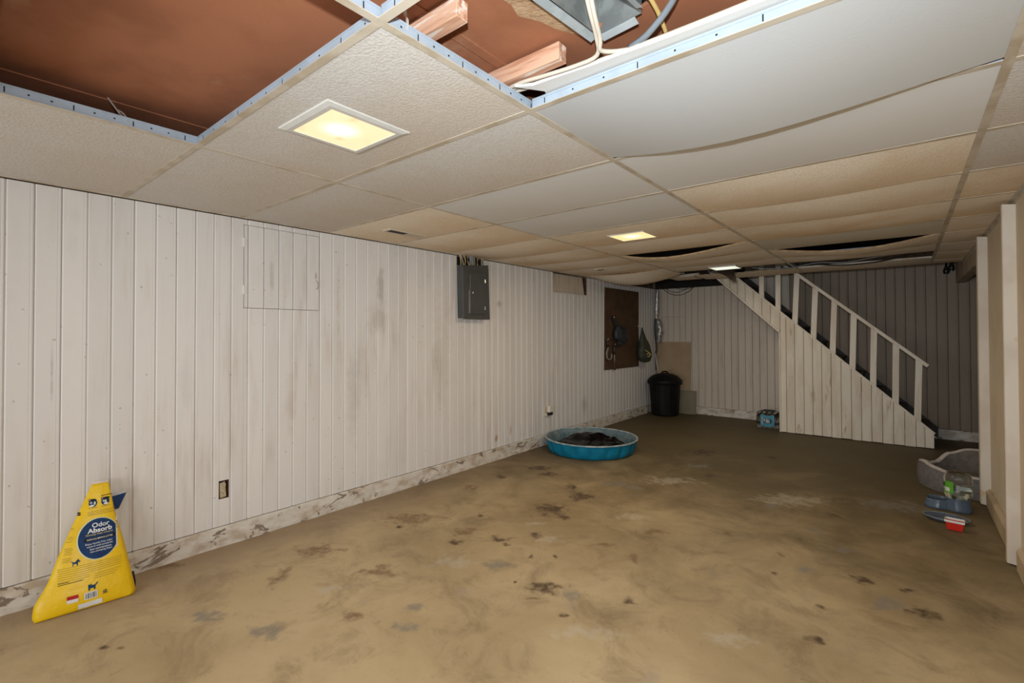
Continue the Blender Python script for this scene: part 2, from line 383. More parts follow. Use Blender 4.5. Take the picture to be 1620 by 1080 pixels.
# ------------------------------------------------------------------ mesh helpers
W = {}
def tag(o, label=None, cat=None, group=None, kind=None):
    if label: o['label'] = label
    if cat: o['category'] = cat
    if group: o['group'] = group
    if kind: o['kind'] = kind
    return o
def thing(name, loc, label, cat, group=None):
    o = bpy.data.objects.new(name, None)
    o.empty_display_size = .05
    C.objects.link(o)
    o.location = loc
    W[o] = Vector(loc)
    return tag(o, label, cat, group)
class MB:
    def __init__(s):
        s.v = []; s.f = []; s.mi = []; s.cur = 0
    def add(s, vs, fs):
        k = len(s.v)
        s.v += [Vector(p) for p in vs]
        for f in fs:
            s.f.append([k + i for i in f]); s.mi.append(s.cur)
        return s
    def hexa(s, p):   # p: 4 bottom (ccw from above) + 4 top
        return s.add(p, [(3, 2, 1, 0), (4, 5, 6, 7), (0, 1, 5, 4), (1, 2, 6, 5), (2, 3, 7, 6), (3, 0, 4, 7)])
    def box(s, x0, y0, z0, x1, y1, z1):
        return s.hexa([(x0, y0, z0), (x1, y0, z0), (x1, y1, z0), (x0, y1, z0), (x0, y0, z1), (x1, y0, z1), (x1, y1, z1), (x0, y1, z1)])
    def bar(s, p0, p1, side, a, b):
        """rectangular bar from p0 to p1; a = half width along side, b = half thickness across"""
        p0, p1, side = Vector(p0), Vector(p1), Vector(side)
        d = (p1 - p0).normalized()
        u = (side - side.dot(d) * d).normalized() * a
        v = d.cross(u).normalized() * b
        return s.hexa([p0 - u - v, p0 + u - v, p0 + u + v, p0 - u + v, p1 - u - v, p1 + u - v, p1 + u + v, p1 - u + v])
    def prism(s, poly, ext):
        """polygon of 3D points extruded by the vector ext"""
        n = len(poly); e = Vector(ext)
        vs = [Vector(p) for p in poly] + [Vector(p) + e for p in poly]
        fs = [tuple(range(n))[::-1], tuple(range(n, 2 * n))] + [(i, (i + 1) % n, n + (i + 1) % n, n + i) for i in range(n)]
        return s.add(vs, fs)
    def grid(s, fn, nu, nv, cu=False, cv=False):
        vs = [fn(i / (nu if cu else nu - 1), j / (nv if cv else nv - 1)) for j in range(nv) for i in range(nu)]
        fs = []
        for j in range(nv if cv else nv - 1):
            for i in range(nu if cu else nu - 1):
                a, b_ = j * nu + i, j * nu + (i + 1) % nu
                c, d = ((j + 1) % nv) * nu + (i + 1) % nu, ((j + 1) % nv) * nu + i
                fs.append((a, b_, c, d))
        return s.add(vs, fs)
    def lathe(s, c, prof, n=24, rf=None, cap0=True, cap1=True):
        c = Vector(c); k = len(prof)
        vs = []
        for (r, z) in prof:
            for i in range(n):
                t = 2 * math.pi * i / n
                q = r * (rf(t, z) if rf else 1)
                vs.append(c + Vector((q * math.cos(t), q * math.sin(t), z)))
        fs = [(j * n + i, j * n + (i + 1) % n, (j + 1) * n + (i + 1) % n, (j + 1) * n + i) for j in range(k - 1) for i in range(n)]
        if cap0: fs.append(tuple(range(n))[::-1])
        if cap1: fs.append(tuple(range((k - 1) * n, k * n)))
        return s.add(vs, fs)
    def tube(s, pts, r, n=8, smooth=4):
        pts = [Vector(p) for p in pts]
        if smooth and len(pts) > 2:
            out = []
            for i in range(len(pts) - 1):
                p0 = pts[max(i - 1, 0)]; p1 = pts[i]; p2 = pts[i + 1]; p3 = pts[min(i + 2, len(pts) - 1)]
                for q in range(smooth):
                    t = q / smooth
                    out.append(.5 * ((2 * p1) + (p2 - p0) * t + (2 * p0 - 5 * p1 + 4 * p2 - p3) * t * t + (3 * p1 - p0 - 3 * p2 + p3) * t ** 3))
            out.append(pts[-1]); pts = out
        rr = r if callable(r) else (lambda t: r)
        vs = []; u = None
        for i, p in enumerate(pts):
            d = (pts[min(i + 1, len(pts) - 1)] - pts[max(i - 1, 0)]).normalized()
            if u is None:
                u = d.cross(Vector((0, 0, 1)) if abs(d.z) < .9 else Vector((1, 0, 0))).normalized()
            u = (u - u.dot(d) * d).normalized(); v = d.cross(u)
            q = rr(i / (len(pts) - 1))
            for k in range(n):
                a = 2 * math.pi * k / n
                vs.append(p + q * (math.cos(a) * u + math.sin(a) * v))
        L = len(pts)
        fs = [(j * n + i, j * n + (i + 1) % n, (j + 1) * n + (i + 1) % n, (j + 1) * n + i) for j in range(L - 1) for i in range(n)]
        fs += [tuple(range(n))[::-1], tuple(range((L - 1) * n, L * n))]
        return s.add(vs, fs)
    def build(s, name, mats, parent=None, smooth=False, bevel=0, fix=True):
        if isinstance(mats, str): mats = [mats]
        if parent is not None:
            off = W[parent]
        else:
            lo = Vector((min(p[i] for p in s.v) for i in range(3))); hi = Vector((max(p[i] for p in s.v) for i in range(3)))
            off = Vector(((lo.x + hi.x) / 2, (lo.y + hi.y) / 2, lo.z))
        me = bpy.data.meshes.new(name)
        me.from_pydata([tuple(p - off) for p in s.v], [], s.f)
        for q in mats: me.materials.append(MATS[q])
        for p, i in zip(me.polygons, s.mi):
            p.material_index = i; p.use_smooth = smooth
        if fix:
            bm = bmesh.new(); bm.from_mesh(me); bmesh.ops.recalc_face_normals(bm, faces=bm.faces); bm.to_mesh(me); bm.free()
        o = bpy.data.objects.new(name, me)
        C.objects.link(o)
        if parent is not None:
            o.parent = parent; W[o] = off.copy()
        else:
            o.location = off; W[o] = off.copy()
        if bevel:
            md = o.modifiers.new('bevel', 'BEVEL'); md.width = bevel; md.segments = 2; md.limit_method = 'ANGLE'
        return o
def B(): return MB()
def struct(o):
    o['kind'] = 'structure'; return o
def share(o, dv):
    """another piece with the same mesh, moved by dv, under the same parent"""
    c = o.copy(); C.objects.link(c); c.location = o.location + Vector(dv)
    W[c] = W[o] + Vector(dv); return c
# ================================================================== the room
HC = 2.095           # suspended ceiling
SUB = 2.225          # fibreboard above it
XR = 3.845           # right wall face
YB = 8.08            # back wall face
YS = 7.29            # stair side
YF = -2.4            # wall behind the photographer
XE = 5.4             # far side of the room through the opening

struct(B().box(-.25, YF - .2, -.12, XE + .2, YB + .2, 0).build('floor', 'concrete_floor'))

# ---- left wall: backing board, a curb below and one board after another
wl = struct(B().box(-.2, YF - .1, 0, -.062, YB + .1, 2.9).build('wall_left', 'groove'))
HATCH = (1.329, 1.854, 1.505, 2.052)
NICHE = (4.893, 5.713, 1.845, 2.088)
OUT1 = (1.188, 1.247, .298, .412)
WIRES = (3.262, 3.655, 1.99, 2.088)
HOLES = [HATCH, NICHE, OUT1, WIRES]
def plank(mb, ax, fix, a0, a1, z0, z1, cl=True, cr=True, dep=.017, sgn=1, style=(.005, .0016, .0045)):
    """one tongue-and-groove board; ax 'y': face at x = fix; ax 'x': face at y = fix (room towards -y). slope(a) gives the top"""
    e, g, cd_ = style
    prof = [(a0 + g, -dep), (a0 + g, -cd_ if cl else 0), (a0 + (e if cl else g + .0005), 0), (a1 - (e if cr else g + .0005), 0), (a1 - g, -cd_ if cr else 0), (a1 - g, -dep)]
    # a shallow bead line beside the right edge
    if a1 - a0 > .06 and cr:
        prof = prof[:3] + [(a1 - .0175, 0), (a1 - .0160, -.0014), (a1 - .0145, 0)] + prof[3:]
    def P(a, d, z):
        return (fix + d * sgn, a, z) if ax == 'y' else (a, fix - d * sgn, z)
    zb = (lambda a: z0(a)) if callable(z0) else (lambda a: z0)
    zt = (lambda a: z1(a)) if callable(z1) else (lambda a: z1)
    n = len(prof)
    vs = [P(a, d, zb(a)) for a, d in prof] + [P(a, d, zt(a)) for a, d in prof]
    fs = [tuple(range(n)), tuple(range(2 * n - 1, n - 1, -1))] + [(i, (i + 1) % n, n + (i + 1) % n, n + i) for i in range(n)]
    mb.add(vs, fs); return mb
protos = {}
STY = [(.0065, .0004, .0050), (.007, .0007, .0055), (.0055, .0003, .0045), (.006, .0011, .0050)]
ks = [k for k in range(-27, 79)]
for k in ks:
    a0 = .2525 + .1005 * k; a1 = a0 + .1005
    a1 = min(a1, YB - .002)
    if a1 - a0 < .02: continue
    cuts = sorted({a0, a1} | {e for h in HOLES for e in h[:2] if a0 + .004 < e < a1 - .004})
    hit = [h for h in HOLES if h[0] < a1 - .004 and h[1] > a0 + .004]
    z0, z1 = .129, 2.086
    if not hit:
        if abs(a1 - a0 - .1005) < 1e-4:
            q = (k * 7 + k // 3) % 4
            if q not in protos:
                protos[q] = (plank(B(), 'y', 0, a0, a1, z0, z1, style=STY[q]).build('plank', 'plank_paint', wl), a0)
            else:
                share(protos[q][0], (0, a0 - protos[q][1], 0))
        else:
            plank(B(), 'y', 0, a0, a1, z0, z1).build('plank', 'plank_paint', wl)
        continue
    mb = B()
    for c0, c1 in zip(cuts, cuts[1:]):
        mid = (c0 + c1) / 2
        spans = [(z0, z1)]
        for h in hit:
            if h[0] < mid < h[1]:
                spans = [q for s in spans for q in ((s[0], min(s[1], h[2])), (max(s[0], h[3]), s[1])) if q[1] - q[0] > .004]
        for s0, s1 in spans:
            plank(mb, 'y', 0, c0, c1, s0, s1, c0 == a0, c1 == a1, style=STY[0])
    mb.build('plank', 'plank_paint', wl)

def rough_curb(name, p0, p1, z1, thick, normal, amp=.006):
    """painted concrete curb with a worn, uneven face"""
    p0, p1, nrm = Vector(p0), Vector(p1), Vector(normal)
    L = (p1 - p0).length; nu = max(8, int(L / .05))
    def fn(u, v):
        a = p0.lerp(p1, u)
        prof = [(-.02, 1.0), (thick * .75, 1.0), (thick, .93), (thick * 1.02, .6), (thick * 1.06, .3), (thick * 1.1, .0)]
        x = v * (len(prof) - 1); i = min(int(x), len(prof) - 2); t = x - i
        d = prof[i][0] * (1 - t) + prof[i + 1][0] * t; z = (prof[i][1] * (1 - t) + prof[i + 1][1] * t) * z1
        q = mnoise.noise(Vector((a.x * 4, a.y * 4, z * 12))) + .5 * mnoise.noise(Vector((a.x * 17, a.y * 17, z * 30)))
        d += amp * q * (1 if v > .2 else 0)
        zz = z + (.004 * mnoise.noise(Vector((a.x * 6, a.y * 6, 3))) if .1 < v < .5 else 0)
        return a + nrm * d + Vector((0, 0, max(zz, -.004)))
    return struct(B().grid(fn, nu, 13).build(name, 'peeling_curb', smooth=False))
rough_curb('baseboard_left', (-.004, YF, 0), (-.004, YB, 0), .124, .012, (1, 0, 0), .007)

# ---- back wall
wb = struct(B().box(-.1, YB + .018, 0, XE + .2, YB + .2, 3.4).build('wall_back', 'groove'))
edges_b = [0.0, .10, .205, .305, .405, .507, .609, .714, .819] + [.819 + .1015 * i for i in range(1, 60)]
edges_b = [e for e in edges_b if e < XE]
for a0, a1 in zip(edges_b, edges_b[1:]):
    top = 2.085 if a1 < 1.45 else 3.15
    mb = B()
    if .05 < (a0 + a1) / 2 < .46:      # boards cut across at the height of an old opening
        plank(mb, 'x', YB, a0, a1, .125, 1.600, sgn=1); plank(mb, 'x', YB, a0, a1, 1.604, top)
    else:
        plank(mb, 'x', YB, a0, a1, .125, top)
    mb.build('plank', 'back_plank_paint' if a1 < 2.1 else 'stairwell_plank', wb)
rough_curb('baseboard_back', (0, YB + .004, 0), (XE, YB + .004, 0), .122, .014, (0, -1, 0), .01)

# ---- right wall with its posts, the header over the opening, low boards
struct(B().box(XR, YF - .1, 0, XR + .12, 5.235, 2.9).build('wall_right', 'cream_wall'))
def post(name, y0, y1, x0):
    mb = B()
    mb.prism([(x0 + .006, y0, .012), (XR + .002, y0, .004), (XR + .002, y1, .004), (x0, y1, .012), (x0, y0 + .006, .012)], (0, 0, 2.062))
    return struct(mb.build(name, 'post_paint', bevel=.003))
post('trim_1', 5.165, 5.245, 3.787)
post('trim_2', 3.945, 3.99, 3.787)
def low_board(name, y0, y1, h):
    mb = B()
    mb.prism([(XR, y0, .006), (XR - .028, y0, .006), (XR - .03, y0, h - .02), (XR - .012, y0, h), (XR, y0, h)], (0, y1 - y0, 0))
    return struct(mb.build(name, 'base_cream'))
low_board('baseboard_right', 3.99, 5.165, .135)
low_board('baseboard_right', YF, 3.87, .135)
struct(B().box(XR - .002, 5.245, 1.938, XR + .085, YB - .002, 2.6).build('trim_3', 'beam_paint', bevel=.004))
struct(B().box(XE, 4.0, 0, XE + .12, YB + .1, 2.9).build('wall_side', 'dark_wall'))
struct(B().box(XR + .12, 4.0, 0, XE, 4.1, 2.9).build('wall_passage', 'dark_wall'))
struct(B().box(-.2, YF - .15, 0, XR + .12, YF, 2.9).build('wall_front', 'rear_wall'))

# ---- ceiling: brown fibreboard overhead with a torn hole, the grid and its panels below
def ceiling_base():
    bm = bmesh.new()
    def face(pts, z): bm.faces.new([bm.verts.new((x, y, z)) for x, y in pts])
    X0, X1 = -.02, XR + .02
    hole = [(2.60, .93), (2.585, 1.02), (2.605, 1.05), (2.60, 1.10), (2.625, 1.125), (2.622, 1.17), (2.65, 1.20), (2.665, 1.24), (2.74, 1.255), (2.83, 1.23), (2.87, 1.14), (2.86, .98), (2.78, .90), (2.68, .88)]
    ox0, ox1, oy0, oy1 = 2.3, 3.3, .6, 1.5
    for pts in ([(X0, YF), (X1, YF), (X1, oy0), (X0, oy0)], [(X0, oy0), (ox0, oy0), (ox0, oy1), (X0, oy1)], [(ox1, oy0), (X1, oy0), (X1, oy1), (ox1, oy1)], [(X0, oy1), (X1, oy1), (X1, 3.4), (X0, 3.4)]):
        face(pts, SUB)
    ov = [bm.verts.new((x, y, SUB)) for x, y in ((ox0, oy0), (ox1, oy0), (ox1, oy1), (ox0, oy1))]
    hv = [bm.verts.new((x, y, SUB)) for x, y in hole]
    es = [bm.edges.new((a, b_)) for L in (ov, hv) for a, b_ in zip(L, L[1:] + L[:1])]
    bmesh.ops.triangle_fill(bm, edges=es, use_beauty=True)
    hv2 = [bm.verts.new((x + .004, y, SUB + .012)) for x, y in hole]
    for i in range(len(hv)):
        j = (i + 1) % len(hv); bm.faces.new((hv[i], hv[j], hv2[j], hv2[i]))
    me = bpy.data.meshes.new('ceiling'); bm.to_mesh(me); bm.free()
    me.materials.append(MATS['fibreboard'])
    o = bpy.data.objects.new('ceiling', me); C.objects.link(o); W[o] = Vector((0, 0, 0))
    return struct(o), hole
ceil, hole = ceiling_base()
# floor deck above the fibreboard, closing the hole and the stairwell
dk = B()
dk.box(-.2, YF - .1, 2.42, XE + .2, 7.12, 2.47); dk.box(-.2, 7.12, 3.2, XE + .2, YB + .2, 3.25); dk.box(-.2, 7.12, 2.24, 1.27, YB + .2, 2.3)
dk.box(1.2, 7.05, 2.26, XE, 7.12, 3.25)
dk.box(-.02, YB + .003, 2.087, 1.42, YB + .017, 2.3)  # black strip above the back planks, painting in the dark of the hollow
struct(dk.build('ceiling_deck', 'void'))
# pale torn fibres along the hole's near rim
tf = B()
rim = [(2.50, .86), (2.515, .93), (2.53, 1.0), (2.515, 1.05), (2.55, 1.11), (2.565, 1.17), (2.60, 1.23), (2.63, 1.265), (2.67, 1.285)]
for i in range(len(rim) - 1):
    a, b_ = rim[i], rim[i + 1]; c, d = hole[min(i, 8)], hole[min(i + 1, 8)]
    tf.add([(a[0], a[1], SUB - .0006), (b_[0], b_[1], SUB - .0006), (d[0], d[1], SUB - .006), (c[0], c[1], SUB - .006)], [(0, 1, 2, 3)])
tf.build('torn_edge', 'torn_fibre', ceil, fix=False)
# crease and ledge of the fibreboard sheets
B().box(.9, -.2, SUB - .004, 1.02, 3.3, SUB).build('batten', 'fibreboard', ceil)
B().box(2.30, .1, SUB - .004, 2.335, 1.9, SUB - .001).build('batten', 'fibreboard', ceil)

L1, L2, L3 = 1.14, 2.36, 3.58
def R(k): return .70 + .61 * k
COLS = [(-.002, L1), (L1, L2), (L2, L3), (L3, XR)]
def tee(p0, p1, name, holes=0, web='tee_web'):
    """inverted T runner: flange below, web above, slots punched in the web"""
    p0, p1 = Vector(p0), Vector(p1); d = (p1 - p0).normalized(); sd = Vector((-d.y, d.x, 0))
    mb = B()
    mb.cur = 0
    a, b_ = .012, .0012
    z = Vector((0, 0, 1))
    mb.hexa([p0 - sd * a, p0 + sd * a, p1 + sd * a, p1 - sd * a] + [q + z * .0022 for q in (p0 - sd * a, p0 + sd * a, p1 + sd * a, p1 - sd * a)])
    mb.cur = 1
    q0, q1 = p0 + z * .0022, p1 + z * .0022
    mb.hexa([q0 - sd * b_, q0 + sd * b_, q1 + sd * b_, q1 - sd * b_] + [q + z * .031 for q in (q0 - sd * b_, q0 + sd * b_, q1 + sd * b_, q1 - sd * b_)])
    mb.hexa([q0 + z * .028 - sd * .0032, q0 + z * .028 + sd * .0032, q1 + z * .028 + sd * .0032, q1 + z * .028 - sd * .0032] + [q + z * .035 for q in (q0 - sd * .0032, q0 + sd * .0032, q1 + sd * .0032, q1 - sd * .0032)])
    if holes:
        mb.cur = 2
        L = (p1 - p0).length; s = .05; i = 0
        while s < L - .03:
            c = q0 + d * s
            if i % 3 == 0: hw, z0, z1 = .0018, .008, .026
            else: hw, z0, z1 = .0028, .016, .021
            mb.hexa([c - d * hw - sd * .0016 + z * z0, c + d * hw - sd * .0016 + z * z0, c + d * hw + sd * .0016 + z * z0, c - d * hw + sd * .0016 + z * z0] + [c + e + z * z1 for e in (-d * hw - sd * .0016, d * hw - sd * .0016, d * hw + sd * .0016, -d * hw + sd * .0016)])
            s += holes; i += 1
    return mb.build(name, ['tee_flange', web, 'tee_slot'], ceil)
for x, yend in ((L1, 6.25), (L2, 7.1), (L3, 7.1)):
    tee((x, -.55, HC), (x, yend, HC), 'main_runner', .055)
# tile rows: (column, row): (material, near drop, middle drop, far drop)
SAG = {
 (0, -1): ('tile_textured', 0, .000, 0), (0, 0): ('tile_textured', 0, .003, 0), (0, 1): ('tile_textured', 0, .004, .0), (0, 2): ('tile_tan', 0, .006, .004),
 (0, 3): ('tile_tan', 0, .014, .010), (0, 4): ('tile_tan', .002, .018, .010), (0, 5): ('tile_tan', .003, .018, .006), (0, 6): ('tile_tan', 0, .015, .004),
 (0, 7): ('tile_tan', .004, .014, .012), (0, 8): ('tile_tan', .03, .055, .10),
 (1, -2): ('tile_textured', 0, 0, 0), (1, 0): ('tile_textured', 0, .002, 0), (1, 1): ('tile_textured', 0, .004, .002), (1, 2): ('tile_smooth', 0, .008, .002), (1, 3): ('tile_smooth', 0, .008, .0),
 (1, 4): ('tile_tan', 0, .008, .006), (1, 5): ('tile_tan', .002, .016, .004), (1, 6): ('tile_tan', .07, .022, .004), (1, 7): ('tile_tan', .012, .014, .004), (1, 8): ('tile_tan', .0, .012, .004),
 (2, 1): ('tile_plain', .0, .010, .05), (2, 2): ('tile_smooth', 0, .008, .002), (2, 3): ('tile_tan', 0, .018, .018), (2, 4): ('tile_tan', .002, .018, .016), (2, 5): ('tile_tan', .002, .016, .014),
 (2, 6): ('tile_grey', .002, .012, .0), (2, 7): ('tile_tan', .072, .024, .006), (2, 8): ('tile_tan', .006, .016, .010),
}
for k in range(-1, 11): SAG[(3, k)] = ('tile_textured' if k < 4 else 'tile_tan', 0, .003, .001)
def tile(c, k, spec, y0=None, y1=None, x0=None, x1=None, tz=.0026):
    ma, dn, dm, df = spec
    cx0, cx1 = COLS[c]
    x0 = cx0 + .004 if x0 is None else x0; x1 = cx1 - .004 if x1 is None else x1
    y0 = R(k) + .004 if y0 is None else y0; y1 = R(k + 1) - .004 if y1 is None else y1
    nx, ny = (11, 6) if dn + dm + df > .012 else (6, 4)
    ph = random.uniform(-.25, .25)
    def z(u, v):
        s = math.sin(math.pi * u); s = s * (1 + ph * math.cos(math.pi * u))
        return HC + tz - s * (dn * (1 - v) + df * v + dm * 4 * v * (1 - v))
    mb = B()
    lo = lambda u, v: (x0 + (x1 - x0) * u, y0 + (y1 - y0) * v, z(u, v))
    hi = lambda u, v: (x0 + (x1 - x0) * u, y0 + (y1 - y0) * v, z(u, v) + .014)
    mb.grid(lo, nx, ny); mb.grid(hi, nx, ny); mb.cur = 1; mb.grid(lo, nx, ny); mb.grid(hi, nx, ny)
    nf = 2 * (nx - 1) * (ny - 1); mb.f = mb.f[:nf]; mb.mi = mb.mi[:nf]   # the second set of points carries the sharp edges
    mb.cur = 1
    n = nx * ny
    for i in range(nx - 1):
        i += 2 * n
        mb.f.append([i, i + 1, n + i + 1, n + i]); mb.mi.append(1)
        b_ = (ny - 1) * nx + i
        mb.f.append([b_, b_ + 1, n + b_ + 1, n + b_]); mb.mi.append(1)
    for j in range(ny - 1):
        a = j * nx + 2 * n
        mb.f.append([a, a + nx, n + a + nx, n + a]); mb.mi.append(1)
        a += nx - 1
        mb.f.append([a, a + nx, n + a + nx, n + a]); mb.mi.append(1)
    o = mb.build('ceiling_tile', [ma, 'tile_edge'], ceil, smooth=False)
    bm = bmesh.new(); bm.from_mesh(o.data); bmesh.ops.delete(bm, geom=[q for q in bm.verts if not q.link_faces], context='VERTS'); bm.to_mesh(o.data); bm.free()
    for p in o.data.polygons:
        if p.material_index == 0: p.use_smooth = True
    return o
for (c, k), spec in SAG.items():
    if (c, k) == (2, 1): tile(c, k, spec, y1=R(2) - .030)
    elif (c, k) == (1, 8) or (c, k) == (2, 8): tile(c, k, spec, y1=6.0)
    elif c == 3 and k == 10: tile(c, k, spec, y1=7.1)
    else: tile(c, k, spec)
# cross tees
for k in range(-1, 12):
    for c, (x0, x1) in enumerate(COLS):
        if (c, k) in ((1, 6), (2, 7), (1, 9), (2, 9), (0, 9), (0, 10), (1, 10), (2, 10), (0, 11), (1, 11), (2, 11), (3, 11)): continue
        if k == -1 and c == 3: continue
        tee((x0 + (.012 if c else .002), R(k), HC - .0002), (x1 - .012, R(k), HC - .0002), 'cross_tee', .11 if k in (0, 1) else 0)
# loose cross tees in the open slot near the stairs
B().hexa([(L2 + .02, 6.515, HC - .006), (L3 - .01, 6.515, HC + .001), (L3 - .01, 6.54, HC + .001), (L2 + .02, 6.54, HC - .006), (L2 + .02, 6.515, HC + .012), (L3 - .01, 6.515, HC + .016), (L3 - .01, 6.54, HC + .016), (L2 + .02, 6.54, HC + .012)]).build('cross_tee', 'tee_flange', ceil)
tee((.40, 6.62, HC - .016), (L1 + .08, 6.58, HC + .004), 'cross_tee', web='tee_flange')
# last row before the stairwell
tile(1, 9, ('tile_tan', .012, .012, .010), y0=6.55, y1=7.10, x0=1.16, x1=L2 - .006)
tile(2, 9, ('tile_tan', .012, .012, .006), y0=6.54, y1=7.10)
tile(0, 9, ('tile_tan', .0, .004, .0), y0=6.60, y1=7.0, x0=.78, x1=1.13)
# wall angles
B().box(-.001, -.6, HC - .003, .012, 6.2, HC + .016).build('wall_angle', 'tee_flange', ceil)
B().box(XR - .02, -.6, HC - .001, XR + .002, 7.1, HC + .001).box(XR - .003, -.6, HC - .02, XR + .002, 7.1, HC).build('wall_angle', 'tee_flange', ceil)
# plain boards over the part behind the photographer
B().box(-.0, YF, HC, XR, -.55, HC + .015).build('ceiling_board', 'tile_textured', ceil)
B().box(L3 + .004, -.52, HC + .003, XR - .004, R(-1) - .004, HC + .017).build('ceiling_tile', 'tile_textured', ceil)
B().box(.004, -.52, HC + .003, L1 - .004, R(-1) - .004, HC + .017).build('ceiling_tile', 'tile_textured', ceil)

# ================================================================== staircase
st = thing('staircase', (2.6, 7.65, 0), 'white-painted wooden staircase with plank side and railing along the back wall', 'stairs')
skirt = lambda x: .192 + (3.595 - x) * .927
soff = lambda x: 1.358 + (2.026 - x) * .980
pe = [2.049, 2.119, 2.217, 2.32, 2.419, 2.518, 2.619, 2.723, 2.827, 2.927, 3.026, 3.131, 3.234, 3.337, 3.437, 3.515, 3.597]
for a0, a1 in zip(pe, pe[1:]):
    plank(B(), 'x', YS, a0, a1, .006 + random.uniform(0, .006), lambda a: skirt(a) - .01).build('side_plank', 'stair_plank', st)
pu = [1.02, 1.12, 1.22, 1.32, 1.42, 1.52, 1.62, 1.725, 1.83, 1.935, 2.049]
for a0, a1 in zip(pu, pu[1:]):
    plank(B(), 'x', YS, a0, a1, lambda a: soff(a), lambda a: min(skirt(a) - .01, 2.75)).build('side_plank', 'stair_plank', st)
# cap along the skirt, trim along the sloping soffit and the free edge
def sl(x, off=0): return Vector((x, YS, skirt(x) + off))
B().bar(Vector((1.1, YS - .004, skirt(1.1) - .006)), Vector((3.60, YS - .004, skirt(3.60) - .006)), (0, 1, 0), .022, .010).build('skirt_cap', 'stair_paint', st)
B().bar(Vector((1.1, YS - .002, soff(1.1))), Vector((2.04, YS - .002, soff(2.04))), (0, 1, 0), .016, .012).build('soffit_trim', 'stair_paint', st)
B().box(2.034, YS - .004, .004, 2.05, YS + .03, 1.345).build('edge_trim', 'stair_paint', st)
# closed side below, soffit boards, stringer on the wall
B().box(2.052, YS + .018, .004, 2.064, YB - .03, 1.30).build('closing_board', 'back_plank_paint', st)
B().hexa([(1.05, YS + .018, soff(1.05)), (2.05, YS + .018, soff(2.05)), (2.05, YB - .02, soff(2.05)), (1.05, YB - .02, soff(1.05)), (1.05, YS + .018, soff(1.05) + .012), (2.05, YS + .018, soff(2.05) + .012), (2.05, YB - .02, soff(2.05) + .012), (1.05, YB - .02, soff(1.05) + .012)]).build('soffit_board', 'back_plank_paint', st)
B().hexa([(1.05, YB - .03, skirt(1.05) - .26), (3.66, YB - .03, 0.006), (3.66, YB - .004, 0.006), (1.05, YB - .004, skirt(1.05) - .26), (1.05, YB - .03, skirt(1.05) + .03), (3.66, YB - .03, .14), (3.66, YB - .004, .14), (1.05, YB - .004, skirt(1.05) + .03)]).build('wall_stringer', 'stair_dark', st)
rise, run = .1975, .2130
for i in range(12):
    x1 = 3.56 - run * i; z1 = rise * (i + 1) + .035
    if x1 - run < 1.0: break
    B().box(x1 - run - .015, YS + .02, z1 - .03, x1 + .02, YB - .032, z1).build('tread', 'stair_dark', st, bevel=.004)
    B().box(x1 - .012, YS + .02, z1 - rise + .001, x1, YB - .032, z1 - .031).build('riser', 'stair_dark', st)
# balusters and handrail
BAL = [(1.832, 2.62, 1.83), (2.035, 2.36, 2.029), (2.253, 2.13, 2.225), (2.459, 1.938, 2.433), (2.662, 1.765, 2.638), (2.861, 1.573, 2.841), (3.059, 1.388, 3.044), (3.265, 1.199, 3.254), (3.472, 1.007, 3.452)]
for xt, zt, xb in BAL:
    zb = skirt(xb) + .004
    hw = .031
    mb = B()
    y0, y1 = YS - .012, YS + .026
    zr = lambda x: 2.060 + (2.284 - x) * .8925
    mb.hexa([(xb - hw, y0, skirt(xb - hw) + .004), (xb + hw, y0, skirt(xb + hw) + .004), (xb + hw, y1, skirt(xb + hw) + .004), (xb - hw, y1, skirt(xb - hw) + .004),
             (xt - hw, y0, zr(xt - hw)), (xt + hw, y0, zr(xt + hw)), (xt + hw, y1, zr(xt + hw)), (xt - hw, y1, zr(xt - hw))])
    mb.build('baluster', 'stair_paint', st, bevel=.003)
zr = lambda x: 2.075 + (2.284 - x) * .8925
B().bar((1.5, YS + .006, zr(1.5)), (3.552, YS + .006, zr(3.552)), (0, 1, 0), .026, .020).build('handrail', 'stair_paint', st, bevel=.006)
# ================================================================== things on and in the left wall
# access hatch, flush with the boards
ht = thing('access_hatch', (0, 1.59, 1.505), 'flush white plank access hatch high in the long wall', 'hatch')
hy = [HATCH[0] + .002] + [.2525 + .1005 * k for k in (11, 12, 13, 14, 15)] + [HATCH[1] - .002]
for a0, a1 in zip(hy, hy[1:]):
    plank(B(), 'y', .0015, a0, a1, HATCH[2] + .003, HATCH[3] - .003, a0 != hy[0], a1 != hy[-1]).build('plank', 'plank_paint', ht)
for z in (1.935, 1.625):
    mb = B()
    mb.box(.0015, HATCH[0] - .016, z - .03, .0035, HATCH[0] + .016, z + .03)
    mb.tube([(.004, HATCH[0], z - .03), (.004, HATCH[0], z + .03)], .0035, 6)
    mb.build('hinge', 'plank_paint', ht)
B().tube([(.002, 1.833, 1.665), (.016, 1.833, 1.672), (.018, 1.836, 1.70), (.002, 1.83, 1.725)], .004, 6).build('pull_handle', 'hatch_metal', ht)

